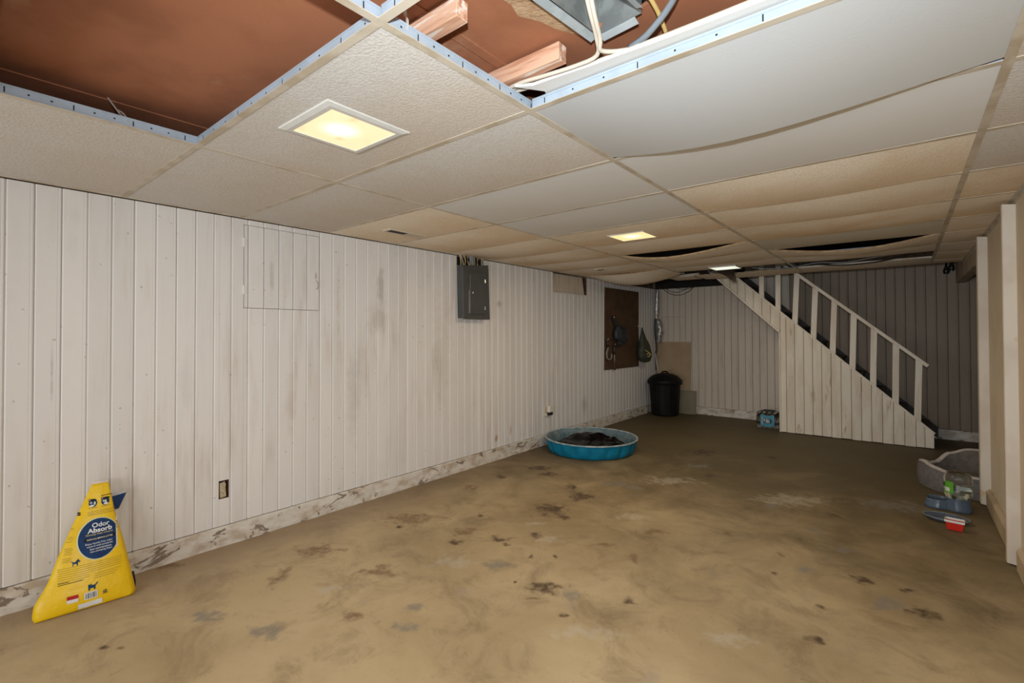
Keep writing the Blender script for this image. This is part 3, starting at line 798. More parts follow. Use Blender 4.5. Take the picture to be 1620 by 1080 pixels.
# covered window recess near the ceiling
wc = thing('window_recess', (0, 5.3, 1.845), 'small recess under the ceiling closed with a pale loose board', 'window')
n0, n1, nz0, nz1 = NICHE
B().box(-.060, n0, nz0 - .0, -.055, n1, nz1).build('back', 'box_rust', wc)
B().hexa([(-.024, n0 + .002, nz0 + .006), (-.014, n0 + .002, nz0 + .006), (-.020, n1 - .030, nz0 + .002), (-.030, n1 - .030, nz0 + .002),
          (-.024, n0 + .002, nz1 - .014), (-.014, n0 + .002, nz1 - .014), (-.020, n1 - .085, nz1 - .008), (-.030, n1 - .085, nz1 - .008)]).build('loose_board', 'back_plank_paint', wc)
B().box(-.055, n0 - .015, nz0 - .016, .010, n1 + .015, nz0 - .0).build('sill', 'plank_paint', wc, bevel=.002)
B().box(-.055, n0 - .012, nz0, .006, n0, nz1 - .006).build('casing', 'plank_paint', wc)
B().box(-.055, n1 - .004, nz0, -.001, n1 + .003, nz1 - .006).build('casing', 'box_rust', wc)

# open outlet
o1 = thing('open_outlet', (0, 1.217, .298), 'coverless electrical outlet in a rusty box low on the boards near the yellow bag', 'outlet', )
y0, y1, z0, z1 = OUT1
mb = B()
mb.box(-.05, y0, z0, -.045, y1, z1); mb.box(-.05, y0, z0, -.002, y0 + .003, z1); mb.box(-.05, y1 - .003, z0, -.002, y1, z1); mb.box(-.05, y0, z1 - .003, -.002, y1, z1); mb.box(-.05, y0, z0, -.002, y1, z0 + .003)
mb.build('junction_box', 'box_rust', o1)
mb = B()
mb.hexa([(-.02, y0 + .010, z0 + .004), (-.004, y0 + .010, z0 + .004), (-.010, y1 - .010, z0 + .006), (-.026, y1 - .010, z0 + .006), (-.022, y0 + .006, z1 - .018), (-.004, y0 + .008, z1 - .016), (-.012, y1 - .018, z1 - .012), (-.026, y1 - .018, z1 - .012)])
mb.build('yoke', 'outlet_ivory', o1, bevel=.003)
for zc in (.335, .383):
    mb = B().tube([(-.012, 1.213, zc), (.001, 1.213, zc)], .0155, 12)
    f = mb.build('socket', 'outlet_ivory', o1)
    s = B()
    for dy in (-.006, .005): s.box(.0005, 1.213 + dy - .0014, zc - .002, .0016, 1.213 + dy + .0014, zc + .008)
    s.tube([(.0003, 1.213, zc - .008), (.0016, 1.213, zc - .008)], .003, 8)
    s.build('slot', 'tee_slot', f)
# outlet with a plug-in unit
o2 = thing('wall_outlet', (.0, 4.77, .33), 'outlet with a white plug-in adapter low on the boards behind the pool', 'outlet')
B().box(.0, 4.715, .335, .006, 4.785, .45).build('cover_plate', 'outlet_ivory', o2, bevel=.002)
B().box(.006, 4.755, .385, .05, 4.835, .46).build('adapter', 'outlet_white', o2, bevel=.006)
B().box(.006, 4.765, .348, .045, 4.83, .385).build('plug', 'black_plastic', o2, bevel=.005)
B().box(.006, 4.722, .345, .018, 4.752, .372).build('socket', 'outlet_white', o2, bevel=.003)

# breaker panel
ep = thing('breaker_panel', (.05, 3.44, 1.474), 'dark grey electrical breaker panel with wires rising from its top', 'panel')
B().hexa([(.0, 3.272, 1.482), (.088, 3.262, 1.482), (.088, 3.628, 1.480), (.0, 3.64, 1.480), (.0, 3.262, 1.995), (.088, 3.246, 1.985), (.088, 3.616, 2.012), (.0, 3.63, 2.012)]).build('cabinet', 'panel_grey', ep, bevel=.004)
B().hexa([(.088, 3.258, 1.474), (.098, 3.258, 1.474), (.098, 3.634, 1.472), (.088, 3.634, 1.472), (.088, 3.244, 1.982), (.098, 3.244, 1.982), (.098, 3.614, 2.020), (.088, 3.614, 2.020)]).build('cover', 'panel_grey', ep, bevel=.005)
dr = B().hexa([(.098, 3.346, 1.522), (.106, 3.346, 1.522), (.106, 3.560, 1.522), (.098, 3.560, 1.522), (.098, 3.332, 1.922), (.106, 3.332, 1.922), (.106, 3.545, 1.940), (.098, 3.545, 1.940)]).build('door', 'panel_grey', ep, bevel=.002)
B().box(.105, 3.345, 1.712, .116, 3.372, 1.738).build('latch', 'panel_grey', dr, bevel=.002)
B().box(.106, 3.362, 1.716, .120, 3.376, 1.740).build('latch_knob', 'chrome', dr, bevel=.003)
B().box(.0985, 3.338, 1.53, .1075, 3.342, 1.90).build('edge_strip', 'chrome', dr)
for z in (1.855, 1.585):
    B().tube([(.106, 3.552, z - .016), (.106, 3.552, z + .016)], .0042, 8).build('hinge', 'chrome', dr)
for (yy, zz) in ((3.275, 1.492), (3.618, 1.49), (3.60, 1.998)):
    B().tube([(.097, yy, zz), (.1015, yy, zz)], .005, 8).build('screw', 'chrome', ep)
B().box(-.058, WIRES[0], WIRES[2], -.05, WIRES[1], WIRES[3]).build('gap_shade', 'void', ep)  # black sheet added behind the wires, its colour stands for the gap's shade
rw = random.Random(3)
for i, yy in enumerate((3.285, 3.305, 3.335, 3.36, 3.385, 3.41, 3.47, 3.50, 3.54, 3.575, 3.60)):
    c = ('cable_yellow', 'cable_white', 'cable_yellow', 'cable_black')[i % 4]
    B().tube([(.045 + rw.uniform(-.02, .02), yy, 1.985), (.03, yy + rw.uniform(-.025, .025), 2.045), (.015, yy + rw.uniform(-.03, .03), 2.13)], .0042, 6).build('wire', c, ep)
B().tube([(.04, 3.44, 1.985), (.035, 3.442, 2.06), (.02, 3.445, 2.14)], .018, 10).build('conduit', 'cable_grey', ep)

# pegboard with what hangs on it
pb = B().hexa([(.002, 6.185, .803), (.014, 6.185, .803), (.014, 7.322, .795), (.002, 7.322, .795), (.002, 6.213, 1.992), (.014, 6.213, 1.992), (.014, 7.337, 1.994), (.002, 7.337, 1.994)]).build('pegboard', 'pegboard')
tag(pb, 'dark brown hardboard pegboard sheet fixed to the boards near the far corner', 'pegboard')
def hook(parent, y, z):
    B().tube([(.012, y, z), (.05, y, z), (.058, y, z + .018)], .0045, 6).build('hook', 'chrome', parent)
def blob(prof, c, ny, wx, seed, amp):
    """soft hanging shape: prof = (z, half width along the wall, half depth)"""
    def fn(u, v):
        x = v * (len(prof) - 1); i = min(int(x), len(prof) - 2); t = x - i
        a, b_ = prof[i], prof[i + 1]
        z = a[0] + (b_[0] - a[0]) * t; hw = a[1] + (b_[1] - a[1]) * t; hd = a[2] + (b_[2] - a[2]) * t; oy = a[3] + (b_[3] - a[3]) * t
        th = 2 * math.pi * u
        k = 1 + amp * mnoise.noise(Vector((math.cos(th) * 2 + seed, math.sin(th) * 2, z * 9)))
        return (max(c[0] + hd * math.cos(th) * k, .0155), c[1] + oy + hw * math.sin(th) * k, z)
    return B().grid(fn, 16, ny, cu=True)
bk = thing('black_cap', (.08, 6.55, 1.18), 'black cloth cap hanging by its strap on the pegboard', 'cap')
blob([(1.175, .05, .01, .06), (1.19, .12, .04, .05), (1.25, .185, .065, .03), (1.32, .19, .07, .02), (1.39, .15, .055, .0), (1.43, .09, .03, -.03), (1.45, .03, .012, -.05)], (.085, 6.545, 0), 22, 0, 1.3, .28).build('crown', 'cap_black', bk, smooth=True)
B().bar((.04, 6.50, 1.42), (.03, 6.405, 1.575), (0, 1, 0), .04, .006).build('strap', 'cap_black', bk)
B().prism([(.09, 6.40, 1.20), (.10, 6.66, 1.19), (.10, 6.64, 1.15), (.09, 6.46, 1.155)], (.01, 0, .006)).build('brim', 'cap_black', bk)
hook(bk, 6.395, 1.553)
nb = thing('net_bag', (.1, 7.29, .86), 'dark green drawstring bag with yellow lettering hanging at the edge of the pegboard', 'bag')
blob([(.865, .06, .03, .03), (.88, .12, .07, .03), (.95, .175, .10, .03), (1.05, .185, .10, .02), (1.15, .14, .075, .0), (1.25, .085, .04, -.03), (1.34, .04, .02, -.05), (1.42, .012, .008, -.07)], (.115, 7.30, 0), 26, 0, 5.1, .18).build('body', 'net_green', nb, smooth=True)
for pts in ([(.206, 7.16, 1.06), (.214, 7.22, 1.035), (.216, 7.27, 1.02)], [(.212, 7.20, 1.00), (.218, 7.26, 1.015), (.218, 7.32, .995)], [(.218, 7.31, 1.0), (.216, 7.25, .96), (.214, 7.21, .965)]):
    B().tube(pts, .008, 5).build('lettering', 'net_yellow', nb)
hook(nb, 7.215, 1.43)
lt = thing('loop_tool', (.04, 6.26, .945), 'small dark tool with a grey loop hanging low on the pegboard', 'tool')
B().tube([(.03, 6.235, 1.225), (.04, 6.25, 1.13)], .018, 8).build('grip', 'tool_dark', lt, smooth=True)
B().tube([(.04, 6.25, 1.13), (.045, 6.19, 1.05), (.045, 6.215, .97), (.045, 6.285, .95), (.045, 6.335, .985), (.045, 6.33, 1.03)], .011, 8).build('loop', 'tool_grey', lt, smooth=True)
hook(lt, 6.215, 1.235)
br = thing('long_brush', (.04, 6.44, .79), 'thin long-handled brush hanging beside the looped tool on the pegboard', 'brush')
B().tube([(.03, 6.437, 1.15), (.035, 6.44, 1.02)], .02, 8).build('grip', 'tool_dark', br, smooth=True)
B().tube([(.035, 6.44, 1.02), (.035, 6.447, .90)], .009, 8).build('handle', 'tool_grey', br, smooth=True)
B().box(.024, 6.425, .79, .044, 6.475, .905).build('bristles', 'pegboard', br, bevel=.004)
hook(br, 6.43, 1.158)

# ================================================================== far corner
fp = thing('foil_duct', (.06, 7.99, 1.55), 'silver foil-wrapped duct standing in the far corner', 'duct')
def ftube(u, v):
    z = 2.06 - .48 * v; r = (.030 + .012 * math.sin(v * 3.1)) * (1 + .25 * mnoise.noise(Vector((math.cos(u * 6.28) * 2, math.sin(u * 6.28) * 2, z * 14))))
    return (.062 - .02 * v + r * math.cos(2 * math.pi * u), 7.985 + r * math.sin(2 * math.pi * u), z)
B().grid(ftube, 12, 22, cu=True).build('upper_tube', 'foil', fp, smooth=True)
def ftube2(u, v):
    z = 1.57 - .40 * v; r = (.034 + .016 * math.sin(v * 3.1)) * (1 + .4 * mnoise.noise(Vector((math.cos(u * 6.28) * 2, math.sin(u * 6.28) * 2 + 4, z * 14))))
    return (.075 + .03 * math.sin(v * 3) + r * math.cos(2 * math.pi * u), 7.975 + r * math.sin(2 * math.pi * u), z)
B().grid(ftube2, 12, 20, cu=True).build('lower_tube', 'foil', fp, smooth=True)
tag(B().tube([(.022, 7.99, 1.60), (.012, 7.985, 1.40), (.03, 7.98, 1.22), (.05, 7.975, 1.05), (.02, 7.98, .95), (.03, 7.98, .70)], lambda t: .016 - .007 * t, 6).build('dark_strap', 'strap_dark'), 'dark twisted strap trailing down beside the foil duct', 'strap')
tag(B().bar((.022, 7.965, .985), (.075, 7.965, .70), (1, 0, 0), .014, .004).build('wood_lath', 'lath'), 'short pale lath leaning in the corner behind the black bin', 'lath')

cb = B().hexa([(.028, YB - .10, .004), (.598, YB - .10, .004), (.598, YB - .092, .004), (.028, YB - .092, .004), (.028, YB - .024, 1.176), (.600, YB - .024, 1.180), (.600, YB - .016, 1.180), (.028, YB - .016, 1.176)]).build('cardboard_sheet', 'cardboard')
tag(cb, 'tall tan cardboard sheet leaning on the back wall behind the black bin', 'cardboard')
gb = B().hexa([(.24, YB - .135, .004), (.706, YB - .135, .004), (.706, YB - .125, .004), (.24, YB - .125, .004), (.24, YB - .118, .376), (.710, YB - .118, .384), (.710, YB - .108, .384), (.24, YB - .108, .376)]).build('grey_board', 'grey_board')
tag(gb, 'short grey-green board leaning beside the black bin', 'board')

tb = thing('trash_bin', (.305, 7.67, 0), 'black plastic trash bin with a domed lid in the far corner', 'bin')
rib = lambda t, z: 1 + .012 * (1 if math.sin(t * 20) > .2 else 0)
B().lathe((.305, 7.67, .004), [(.195, 0), (.208, .012), (.212, .03), (.228, .30), (.240, .50), (.243, .555)], 80, rib, cap1=False).build('body', 'bin_black', tb)
B().lathe((.305, 7.67, .56), [(.262, -.055), (.272, -.05), (.275, .0), (.268, .012), (.255, .02), (.24, .04), (.20, .075), (.13, .105), (.06, .118), (0.001, .12)], 40, None, cap0=False).build('lid', 'bin_black', tb, smooth=True)
B().tube([(.265, 7.63, .672), (.28, 7.65, .70), (.33, 7.69, .70), (.345, 7.71, .672)], .012, 8).build('lid_handle', 'bin_black', tb, smooth=True)
for s in ():
    B().tube([(.305 + s * .25, 7.62, .47), (.305 + s * .285, 7.63, .455), (.305 + s * .285, 7.71, .455), (.305 + s * .25, 7.72, .47)], .010, 6).build('side_handle', 'bin_black', tb, smooth=True)

# loops of cable at the top of the back wall
def sag_pts(a, b_, dip, n=9):
    a, b_ = Vector(a), Vector(b_)
    return [a.lerp(b_, i / (n - 1)) + Vector((0, 0, -dip * 4 * (i / (n - 1)) * (1 - i / (n - 1)))) for i in range(n)]
tag(B().tube(sag_pts((.10, 8.055, 2.12), (.70, 8.05, 2.13), .16), .005, 6).build('hanging_cable', 'cable_black'), 'thin black cable hanging in the deepest loop on the back wall', 'cable')
tag(B().tube(sag_pts((.16, 8.05, 2.11), (.60, 8.045, 2.12), .10), .004, 6).build('hanging_cable', 'cable_black'), 'thin black cable in the middle loop on the back wall', 'cable')
tag(B().tube(sag_pts((.30, 8.045, 2.11), (.74, 8.045, 2.13), .06), .004, 6).build('hanging_cable', 'cable_black'), 'thin black cable in the shallowest loop on the back wall', 'cable')

# shrink-wrapped pack of bottles
pk = thing('bottle_pack', (1.88, 7.56, 0), 'shrink-wrapped pack of water bottles with a blue label beside the staircase', 'water bottles')
for i in range(4):
    for j in range(3):
        c = (1.745 + .066 * i, 7.46 + .066 * j + .03, .004)
        b_ = B().lathe(c, [(.026, 0), (.031, .006), (.031, .06), (.029, .07), (.031, .08), (.031, .14), (.026, .165), (.013, .19), (.013, .198)], 10).build('bottle', 'clear_film', pk, smooth=True)
        B().lathe((c[0], c[1], .203), [(.0145, 0), (.0145, .012)], 10).build('cap', 'pack_white', b_)
def wrap(u, v):
    th = 2 * math.pi * u
    e = lambda t: math.copysign(abs(t) ** .45, t)
    k = [1.0, 1.01, 1.02, 1.0, .97, .86, .6, .2][min(int(v * 7.001), 7)]
    z = [.004, .05, .11, .16, .20, .225, .238, .242][min(int(v * 7.001), 7)]
    q = 1 + .035 * mnoise.noise(Vector((math.cos(th) * 4, math.sin(th) * 4, z * 20)))
    return (1.845 + .145 * k * q * e(math.cos(th)), 7.556 + .108 * k * q * e(math.sin(th)), z)
B().grid(wrap, 40, 8, cu=True).build('wrap', 'clear_film', pk, smooth=True)
def lab(u, v):
    z = .03 + .155 * v
    return (1.765 + .175 * u, 7.4425 - .004 * math.sin(math.pi * u) + .004 * mnoise.noise(Vector((u * 5, v * 4, 1))), z + .008 * math.sin(u * 9))
lb = B().grid(lab, 12, 8).build('label_print', 'pack_blue', pk, smooth=True)
for (u0, u1, v0, v1, mm) in ((.22, .80, .30, .68, 'pack_navy'),):
    B().grid(lambda a, b_: Vector(lab(u0 + (u1 - u0) * a, v0 + (v1 - v0) * (b_ * .8 + .2 * math.sin(a * 3.1) * b_))) + Vector((0, -.003, 0)), 10, 4).build('mark', mm, lb)
for (u0, u1, v0, v1) in ((.25, .36, .40, .64), (.42, .55, .36, .68), (.58, .68, .36, .62), (.12, .17, .15, .8)):
    B().grid(lambda a, b_: Vector(lab(u0 + (u1 - u0) * a, v0 + (v1 - v0) * b_)) + Vector((0, -.005, 0)), 4, 3).build('mark', 'pack_white', lb)
B().bar((1.80, 7.50, .246), (1.93, 7.50, .246), (0, 1, 0), .02, .012).build('carry_handle', 'black_plastic', pk, bevel=.006)

# ================================================================== wading pool
PC = (.560, 4.835, .004)
pl = thing('wading_pool', PC, 'round turquoise blue plastic wading pool with scalloped sides against the long wall', 'pool')
def pr(t, z):
    s = abs(math.sin(t * 9)); k = max(0, 1 - abs(z - .07) / .08)
    wv = .004 * math.sin(z * 150 + 1.5 * math.cos(t * 18))
    return 1 + (.050 * (s ** .6 - .7) + wv) * min(1, k * 1.5)
B().lathe(PC, [(.455, 0), (.472, .006), (.482, .03), (.488, .045), (.492, .06), (.496, .075), (.499, .09), (.502, .105), (.506, .125), (.510, .14), (.514, .150)], 144, pr, cap1=False).build('outer_wall', 'pool_blue', pl, smooth=True)
B().lathe(PC, [(.505, .150), (.492, .14), (.474, .105), (.464, .06), (.452, .014), (.30, .010), (.001, .010)], 72, lambda t, z: 1 + .008 * math.sin(t * 18), cap0=False).build('inner_wall', 'pool_inner', pl, smooth=True)
B().grid(lambda u, v: (PC[0] + (.514 + .013 * math.cos(2 * math.pi * v)) * math.cos(2 * math.pi * u), PC[1] + (.514 + .013 * math.cos(2 * math.pi * v)) * math.sin(2 * math.pi * u), PC[2] + .153 + .008 * math.sin(2 * math.pi * v)), 96, 8, cu=True, cv=True).build('rim', 'pool_rim', pl, smooth=True)
def pbag(u, v):
    x = u * 2 - 1; y = v * 2 - 1
    r = math.hypot(x, y); k = max(abs(x), abs(y)); f = k / r if r > 1e-6 else 1
    x *= f; y *= f; r = math.hypot(x, y)
    h = .082 * (1 - r ** 12)
    # a higher lump on the far side
    h += .055 * math.exp(-(((x + .30) / .42) ** 4 + ((y - .30) / .30) ** 4))
    h += .035 * math.exp(-(((x - .22) / .30) ** 4 + ((y - .45) / .22) ** 4))
    h += .016 * mnoise.noise(Vector((x * 3.5, y * 3.5, 2))) + .012 * mnoise.noise(Vector((x * 9, y * 9, 7)))
    return (PC[0] + x * .44, PC[1] + y * .44, PC[2] + max(.013, h * (1 - r ** 16) + .012))
tag(B().grid(pbag, 40, 40).build('plastic_bag', 'bag_black', smooth=True), 'crumpled glossy black plastic lying inside the blue pool', 'plastic bag')

# ================================================================== pet things by the right wall
bd = thing('pet_bed', (3.86, 5.66, 0), 'grey plush pet bed with a curved cream-edged wall behind the doorway post', 'pet bed')
BC = Vector((3.83, 5.665, 0)); BR = .40
def bh(t):   # wall height round the bed, t in radians (0 = +x)
    d = (math.degrees(t) + 360) % 360
    ks = [(0, .27), (60, .285), (95, .275), (118, .23), (136, .15), (160, .135), (176, .17), (188, .215), (202, .225), (216, .205), (240, .185), (270, .185), (300, .20), (330, .24), (360, .27)]
    for (a, ha), (b_, hb) in zip(ks, ks[1:]):
        if a <= d <= b_:
            q = (d - a) / (b_ - a); q = q * q * (3 - 2 * q)
            return ha + (hb - ha) * q
def bed_pt(t, off, z): return BC + Vector(((BR + off) * math.cos(t), (BR + off) * math.sin(t), z))
B().grid(lambda u, v: bed_pt(2 * math.pi * u, .012 * math.sin(v * 3.1), .004 + (bh(2 * math.pi * u) - .012) * v), 72, 7, cu=True).build('outer_wall', 'bed_grey', bd, smooth=True)
B().grid(lambda u, v: bed_pt(2 * math.pi * u, -.045, .05 + (bh(2 * math.pi * u) - .062) * v), 72, 5, cu=True).build('inner_wall', 'bed_inside', bd, smooth=True)
B().grid(lambda u, v: bed_pt(2 * math.pi * u, -.021 + .024 * math.cos(2 * math.pi * v), bh(2 * math.pi * u) - .012 + .014 * math.sin(2 * math.pi * v)), 72, 8, cu=True, cv=True).build('rim', 'bed_rim', bd, smooth=True)
B().lathe(BC, [(BR - .03, .03), (BR - .05, .065), (BR - .12, .075), (.001, .06)], 40, None, cap0=True).build('cushion', 'bed_inside', bd, smooth=True)

wd = thing('water_dispenser', (3.59, 4.92, 0), 'blue-grey pet water dispenser with an upturned clear jug', 'pet dispenser')
ax = Vector((.995, -.10, 0)).normalized(); ay = Vector((.10, .995, 0)).normalized(); WO = Vector((3.585, 4.915, .004))
def base_pt(a, b_, z): return WO + ax * a + ay * b_ + Vector((0, 0, z))
# base: a bean-shaped tray; bowl at one end, raised collar at the other
def bw(a):  # half width along the length
    return .076 - .026 * math.exp(-((a - .0) / .03) ** 2)
def outline(n, sc, z):
    pts = []
    for i in range(n):
        t = 2 * math.pi * i / n
        a = .128 * math.copysign(abs(math.cos(t)) ** .8, math.cos(t))
        pts.append((a, bw(a) * math.copysign(abs(math.sin(t)) ** .7, math.sin(t))))
    return pts
mb = B()
prof = [(1.06, 0), (1.08, .012), (1.0, .045), (.96, .070), (.92, .074), (.86, .066)]
OUTL = outline(48, 1, 0)
for sc, z in prof:
    pass
mb.grid(lambda u, v: base_pt(OUTL[int(round(u * 48)) % 48][0] * prof[int(round(v * 5))][0], OUTL[int(round(u * 48)) % 48][1] * prof[int(round(v * 5))][0], prof[int(round(v * 5))][1] + (.014 * (OUTL[int(round(u * 48)) % 48][0] / .128) if prof[int(round(v * 5))][1] > .03 else 0)), 48, 6, cu=True)
mb.f.append(list(range(5 * 48, 6 * 48))); mb.mi.append(0)
mb.build('base', 'bowl_blue', wd, smooth=False)
bc = base_pt(-.066, 0, 0)
B().lathe(bc + Vector((0, 0, .03)), [(.060, .042), (.055, .040), (.048, .018), (.03, .010), (.001, .010)], 28, None, cap0=False).build('bowl', 'bowl_blue', wd, smooth=True)
B().lathe(bc + Vector((0, 0, .052)), [(.001, 0), (.050, .0)], 24, None, cap0=False, cap1=False).build('water_surface', 'water', wd)
jc = base_pt(.058, 0, .080)
B().lathe(jc, [(.064, -.012), (.070, .0), (.067, .012), (.050, .010)], 28, None, cap1=False).build('collar', 'bowl_blue', wd, smooth=True)
jg = B().lathe(jc, [(.028, .0), (.060, .006), (.076, .028), (.081, .045), (.081, .075), (.078, .080), (.081, .086), (.081, .120), (.078, .125), (.081, .131), (.080, .165), (.072, .190), (.054, .204), (.001, .208)], 40, None).build('jug', 'clear_plastic', wd, smooth=True)
B().grid(lambda u, v: jc + Vector((.0825 * math.cos(math.radians(-155 + 44 * u)), .0825 * math.sin(math.radians(-155 + 44 * u)), .055 + .085 * v)), 8, 4).build('label_print', 'label_green', jg, smooth=True)
B().grid(lambda u, v: jc + Vector((.084 * math.cos(math.radians(-150 + 24 * u)), .084 * math.sin(math.radians(-150 + 24 * u)), .066 + .028 * v)), 5, 3).build('label_patch', 'label_white', jg, smooth=True)
B().lathe(jc, [(.050, .012), (.069, .032), (.075, .05), (.075, .105), (.001, .105)], 32, None).build('water', 'water', jg, smooth=True)

pt = thing('feeding_plate', (3.57, 4.58, 0), 'flat blue-grey oval plate on the floor before the water dispenser', 'plate')
def plate(prof):
    def fn(u, v):
        t = 2 * math.pi * u; i = int(round(v * (len(prof) - 1))); r, z = prof[i]
        a, b_ = r * .124 * math.cos(t), r * .088 * math.sin(t)
        return Vector((3.560, 4.600, .004)) + ax * a + ay * b_ + Vector((0, 0, z))
    return B().grid(fn, 40, len(prof), cu=True)
plate([(.72, 0), (.86, .006), (1.0, .020), (1.01, .024), (.97, .024), (.85, .011), (.7, .007), (.01, .006)]).build('dish', 'plate_blue', pt, smooth=True)
plate([(.985, .0215), (1.015, .0225), (1.015, .0255), (.985, .0255), (.985, .0215)]).build('rim', 'pool_rim', pt, smooth=True)

rd = thing('red_tub', (3.600, 4.42, 0), 'small red plastic tub with a pale rim on the floor', 'tub')
def tubpt(sx, sy, k, z):
    return Vector((3.595, 4.42, 0)) + ax * (sx * k * .047) + ay * (sy * k * .036) + Vector((0, 0, z))
sq = [(-1, -1), (1, -1), (1, 1), (-1, 1)]
def ring(k, z): return [tubpt(a, b_, k, z) for a, b_ in sq]
mb = B()
lv = [ring(.80, .004), ring(1.0, .056), ring(.93, .056), ring(.74, .010)]
mb.add([p for r_ in lv for p in r_], [(3, 2, 1, 0)] + [(j * 4 + i, j * 4 + (i + 1) % 4, (j + 1) * 4 + (i + 1) % 4, (j + 1) * 4 + i) for j in range(3) for i in range(4)] + [(12, 13, 14, 15)])
mb.build('tub', 'red_plastic', rd, bevel=.004)
mb = B(); lv = [ring(1.0, .054), ring(1.10, .056), ring(1.10, .068), ring(.98, .070), ring(.92, .054)]
mb.add([p for r_ in lv for p in r_], [(j * 4 + i, j * 4 + (i + 1) % 4, ((j + 1) % 5) * 4 + (i + 1) % 4, ((j + 1) % 5) * 4 + i) for j in range(5) for i in range(4)])
mb.build('rim', 'white_plastic', rd, bevel=.003)

# two little spotlights by the header
for (x, y, z, lab_) in ((3.755, YB - .03, 2.10, 'small black spotlight on the back wall by the header'), (3.80, YB - .10, 2.13, 'small black spotlight tucked against the header beam')):
    t = thing('spotlight', (x, y, z), lab_, 'spotlight')
    B().lathe((x, y, z - .045), [(.018, 0), (.03, .01), (.032, .05), (.015, .09), (.006, .14)], 12).build('housing', 'black_plastic', t, smooth=True)
    B().lathe((x, y - .012, z - .052), [(.001, 0), (.014, .002), (.016, .010)], 10).build('bulb', 'chrome', t, smooth=True)

# ================================================================== lights and vents in the ceiling
def fixture(name, x0, x1, y0, y1, fr, lens, label, cat, power, color, frm='light_frame', drop=.010, group=None):
    z = HC + .002
    t = thing(name, ((x0 + x1) / 2, (y0 + y1) / 2, z - drop), label, cat, group)
    mb = B()
    def fr_ring(i, z_): return [(x0 - i, y0 - i, z_), (x1 + i, y0 - i, z_), (x1 + i, y1 + i, z_), (x0 - i, y1 + i, z_)]
    lv = [fr_ring(fr, z), fr_ring(fr - .003, z - drop * .5), fr_ring(fr * .45, z - drop), fr_ring(.0, z - drop), fr_ring(.0, z)]
    mb.add([p for r_ in lv for p in r_], [(j * 4 + i, j * 4 + (i + 1) % 4, (j + 1) * 4 + (i + 1) % 4, (j + 1) * 4 + i) for j in range(4) for i in range(4)])
    mb.build('frame', frm, t)
    B().box(x0, y0, z - drop * .8, x1, y1, z - .001).build('lens', lens, t)
    l = lamp(name + '_glow', 'AREA', ((x0 + x1) / 2, (y0 + y1) / 2, z - drop - .004), power, color, ((x0 + x1) / 2, (y0 + y1) / 2, 0), shape='RECTANGLE', size=x1 - x0 - .02, size_y=y1 - y0 - .02)
    return t
lens_mat('lens_near', 1.735, .975, (1, .79, .46), (1, .97, .92), .78, 1.08, .095, True)
lens_mat('lens_mid', 1.71, 3.49, (1, .78, .36), (1, .95, .78), .95, 1.2, .10, False)
lens_mat('lens_panel', 1.74, 5.84, (.88, .93, .76), (.95, 1, .88), .85, .95, .15, False)
fixture('recessed_light', 1.600, 1.868, .862, 1.124, .038, 'lens_near', 'square recessed ceiling light with stained yellow lens nearest the camera', 'ceiling light', 4, (1, .78, .5))
fixture('recessed_light', 1.572, 1.852, 3.365, 3.622, .012, 'lens_mid', 'glowing yellow square ceiling light half way down the room', 'ceiling light', 13, (1, .80, .55), drop=.014)
fixture('panel_light', 1.610, 1.890, 5.72, 5.98, .010, 'lens_panel', 'cool white square ceiling light near the stairs, a torn piece hanging under it', 'ceiling light', 8, (1, .92, .76), drop=.022)
fr = B().prism([(1.49, 6.40, 2.115), (1.70, 6.40, 2.116), (1.715, 6.39, 2.07), (1.742, 6.375, 1.958), (1.70, 6.38, 1.965), (1.62, 6.39, 2.04)], (0, .012, 0)).hexa([(1.49, 6.40, 2.113), (1.70, 6.40, 2.113), (1.70, 6.66, 2.104), (1.49, 6.66, 2.104), (1.49, 6.40, 2.118), (1.70, 6.40, 2.118), (1.70, 6.66, 2.112), (1.49, 6.66, 2.112)]).build('hanging_fragment', 'scrap_brown')
tag(fr, 'torn brown scrap of ceiling panel dangling below the cool white light', 'panel scrap')

def vent(x0, x1, y0, y1, open_to, label):
    t = thing('ceiling_vent', ((x0 + x1) / 2, (y0 + y1) / 2, HC - .010), label, 'vent')
    z = HC - .016
    B().box(x0, y0, z + .004, x1, y1, HC + .004).build('opening', 'vent_dark', t)
    mb = B(); r_ = .010
    mb.box(x0 - r_, y0 - r_, z, x1 + r_, y0, HC + .003); mb.box(x0 - r_, y1, z, x1 + r_, y1 + r_, HC + .003); mb.box(x0 - r_, y0, z, x0, y1, HC + .003); mb.box(x1, y0, z, x1 + r_, y1, HC + .003)
    mb.build('frame', 'vent_cream', t)
    B().box(x0, y0 + (y1 - y0) * open_to, z + .001, x1, y1, z + .004).build('slide', 'vent_cream', t)
    n = 5
    for i in range(1, n):
        xx = x0 + (x1 - x0) * i / n
        B().box(xx - .001, y0, z + .002, xx + .001, y0 + (y1 - y0) * open_to, z + .010).build('louvre', 'vent_dark', t)
vent(.415, .49, 2.13, 2.45, .52, 'half-open metal ceiling vent above the breaker panel')
vent(.52, .60, 5.03, 5.20, .9, 'dark little ceiling vent farther down, above the window recess')

# ================================================================== inside the open ceiling bays
def board(p0, p1, h, th, label):
    p0, p1 = Vector(p0), Vector(p1); d = (p1 - p0).normalized(); sd = Vector((-d.y, d.x, 0)) * th; z = Vector((0, 0, h))
    o = B().hexa([p0, p1, p1 + sd, p0 + sd, p0 + z, p1 + z, p1 + sd + z, p0 + sd + z]).build('wood_block', 'lumber', bevel=.002)
    return tag(o, label, 'wood block')
board((2.215, .872, 2.163), (2.452, .872, 2.163), SUB - .009 - 2.163, .042, 'red-brown wooden block above the grid next to the hanger wire')
board((2.215, 1.205, 2.163), (2.548, 1.205, 2.163), SUB - .009 - 2.163, .042, 'red-brown wooden block above the grid next to the white cables')
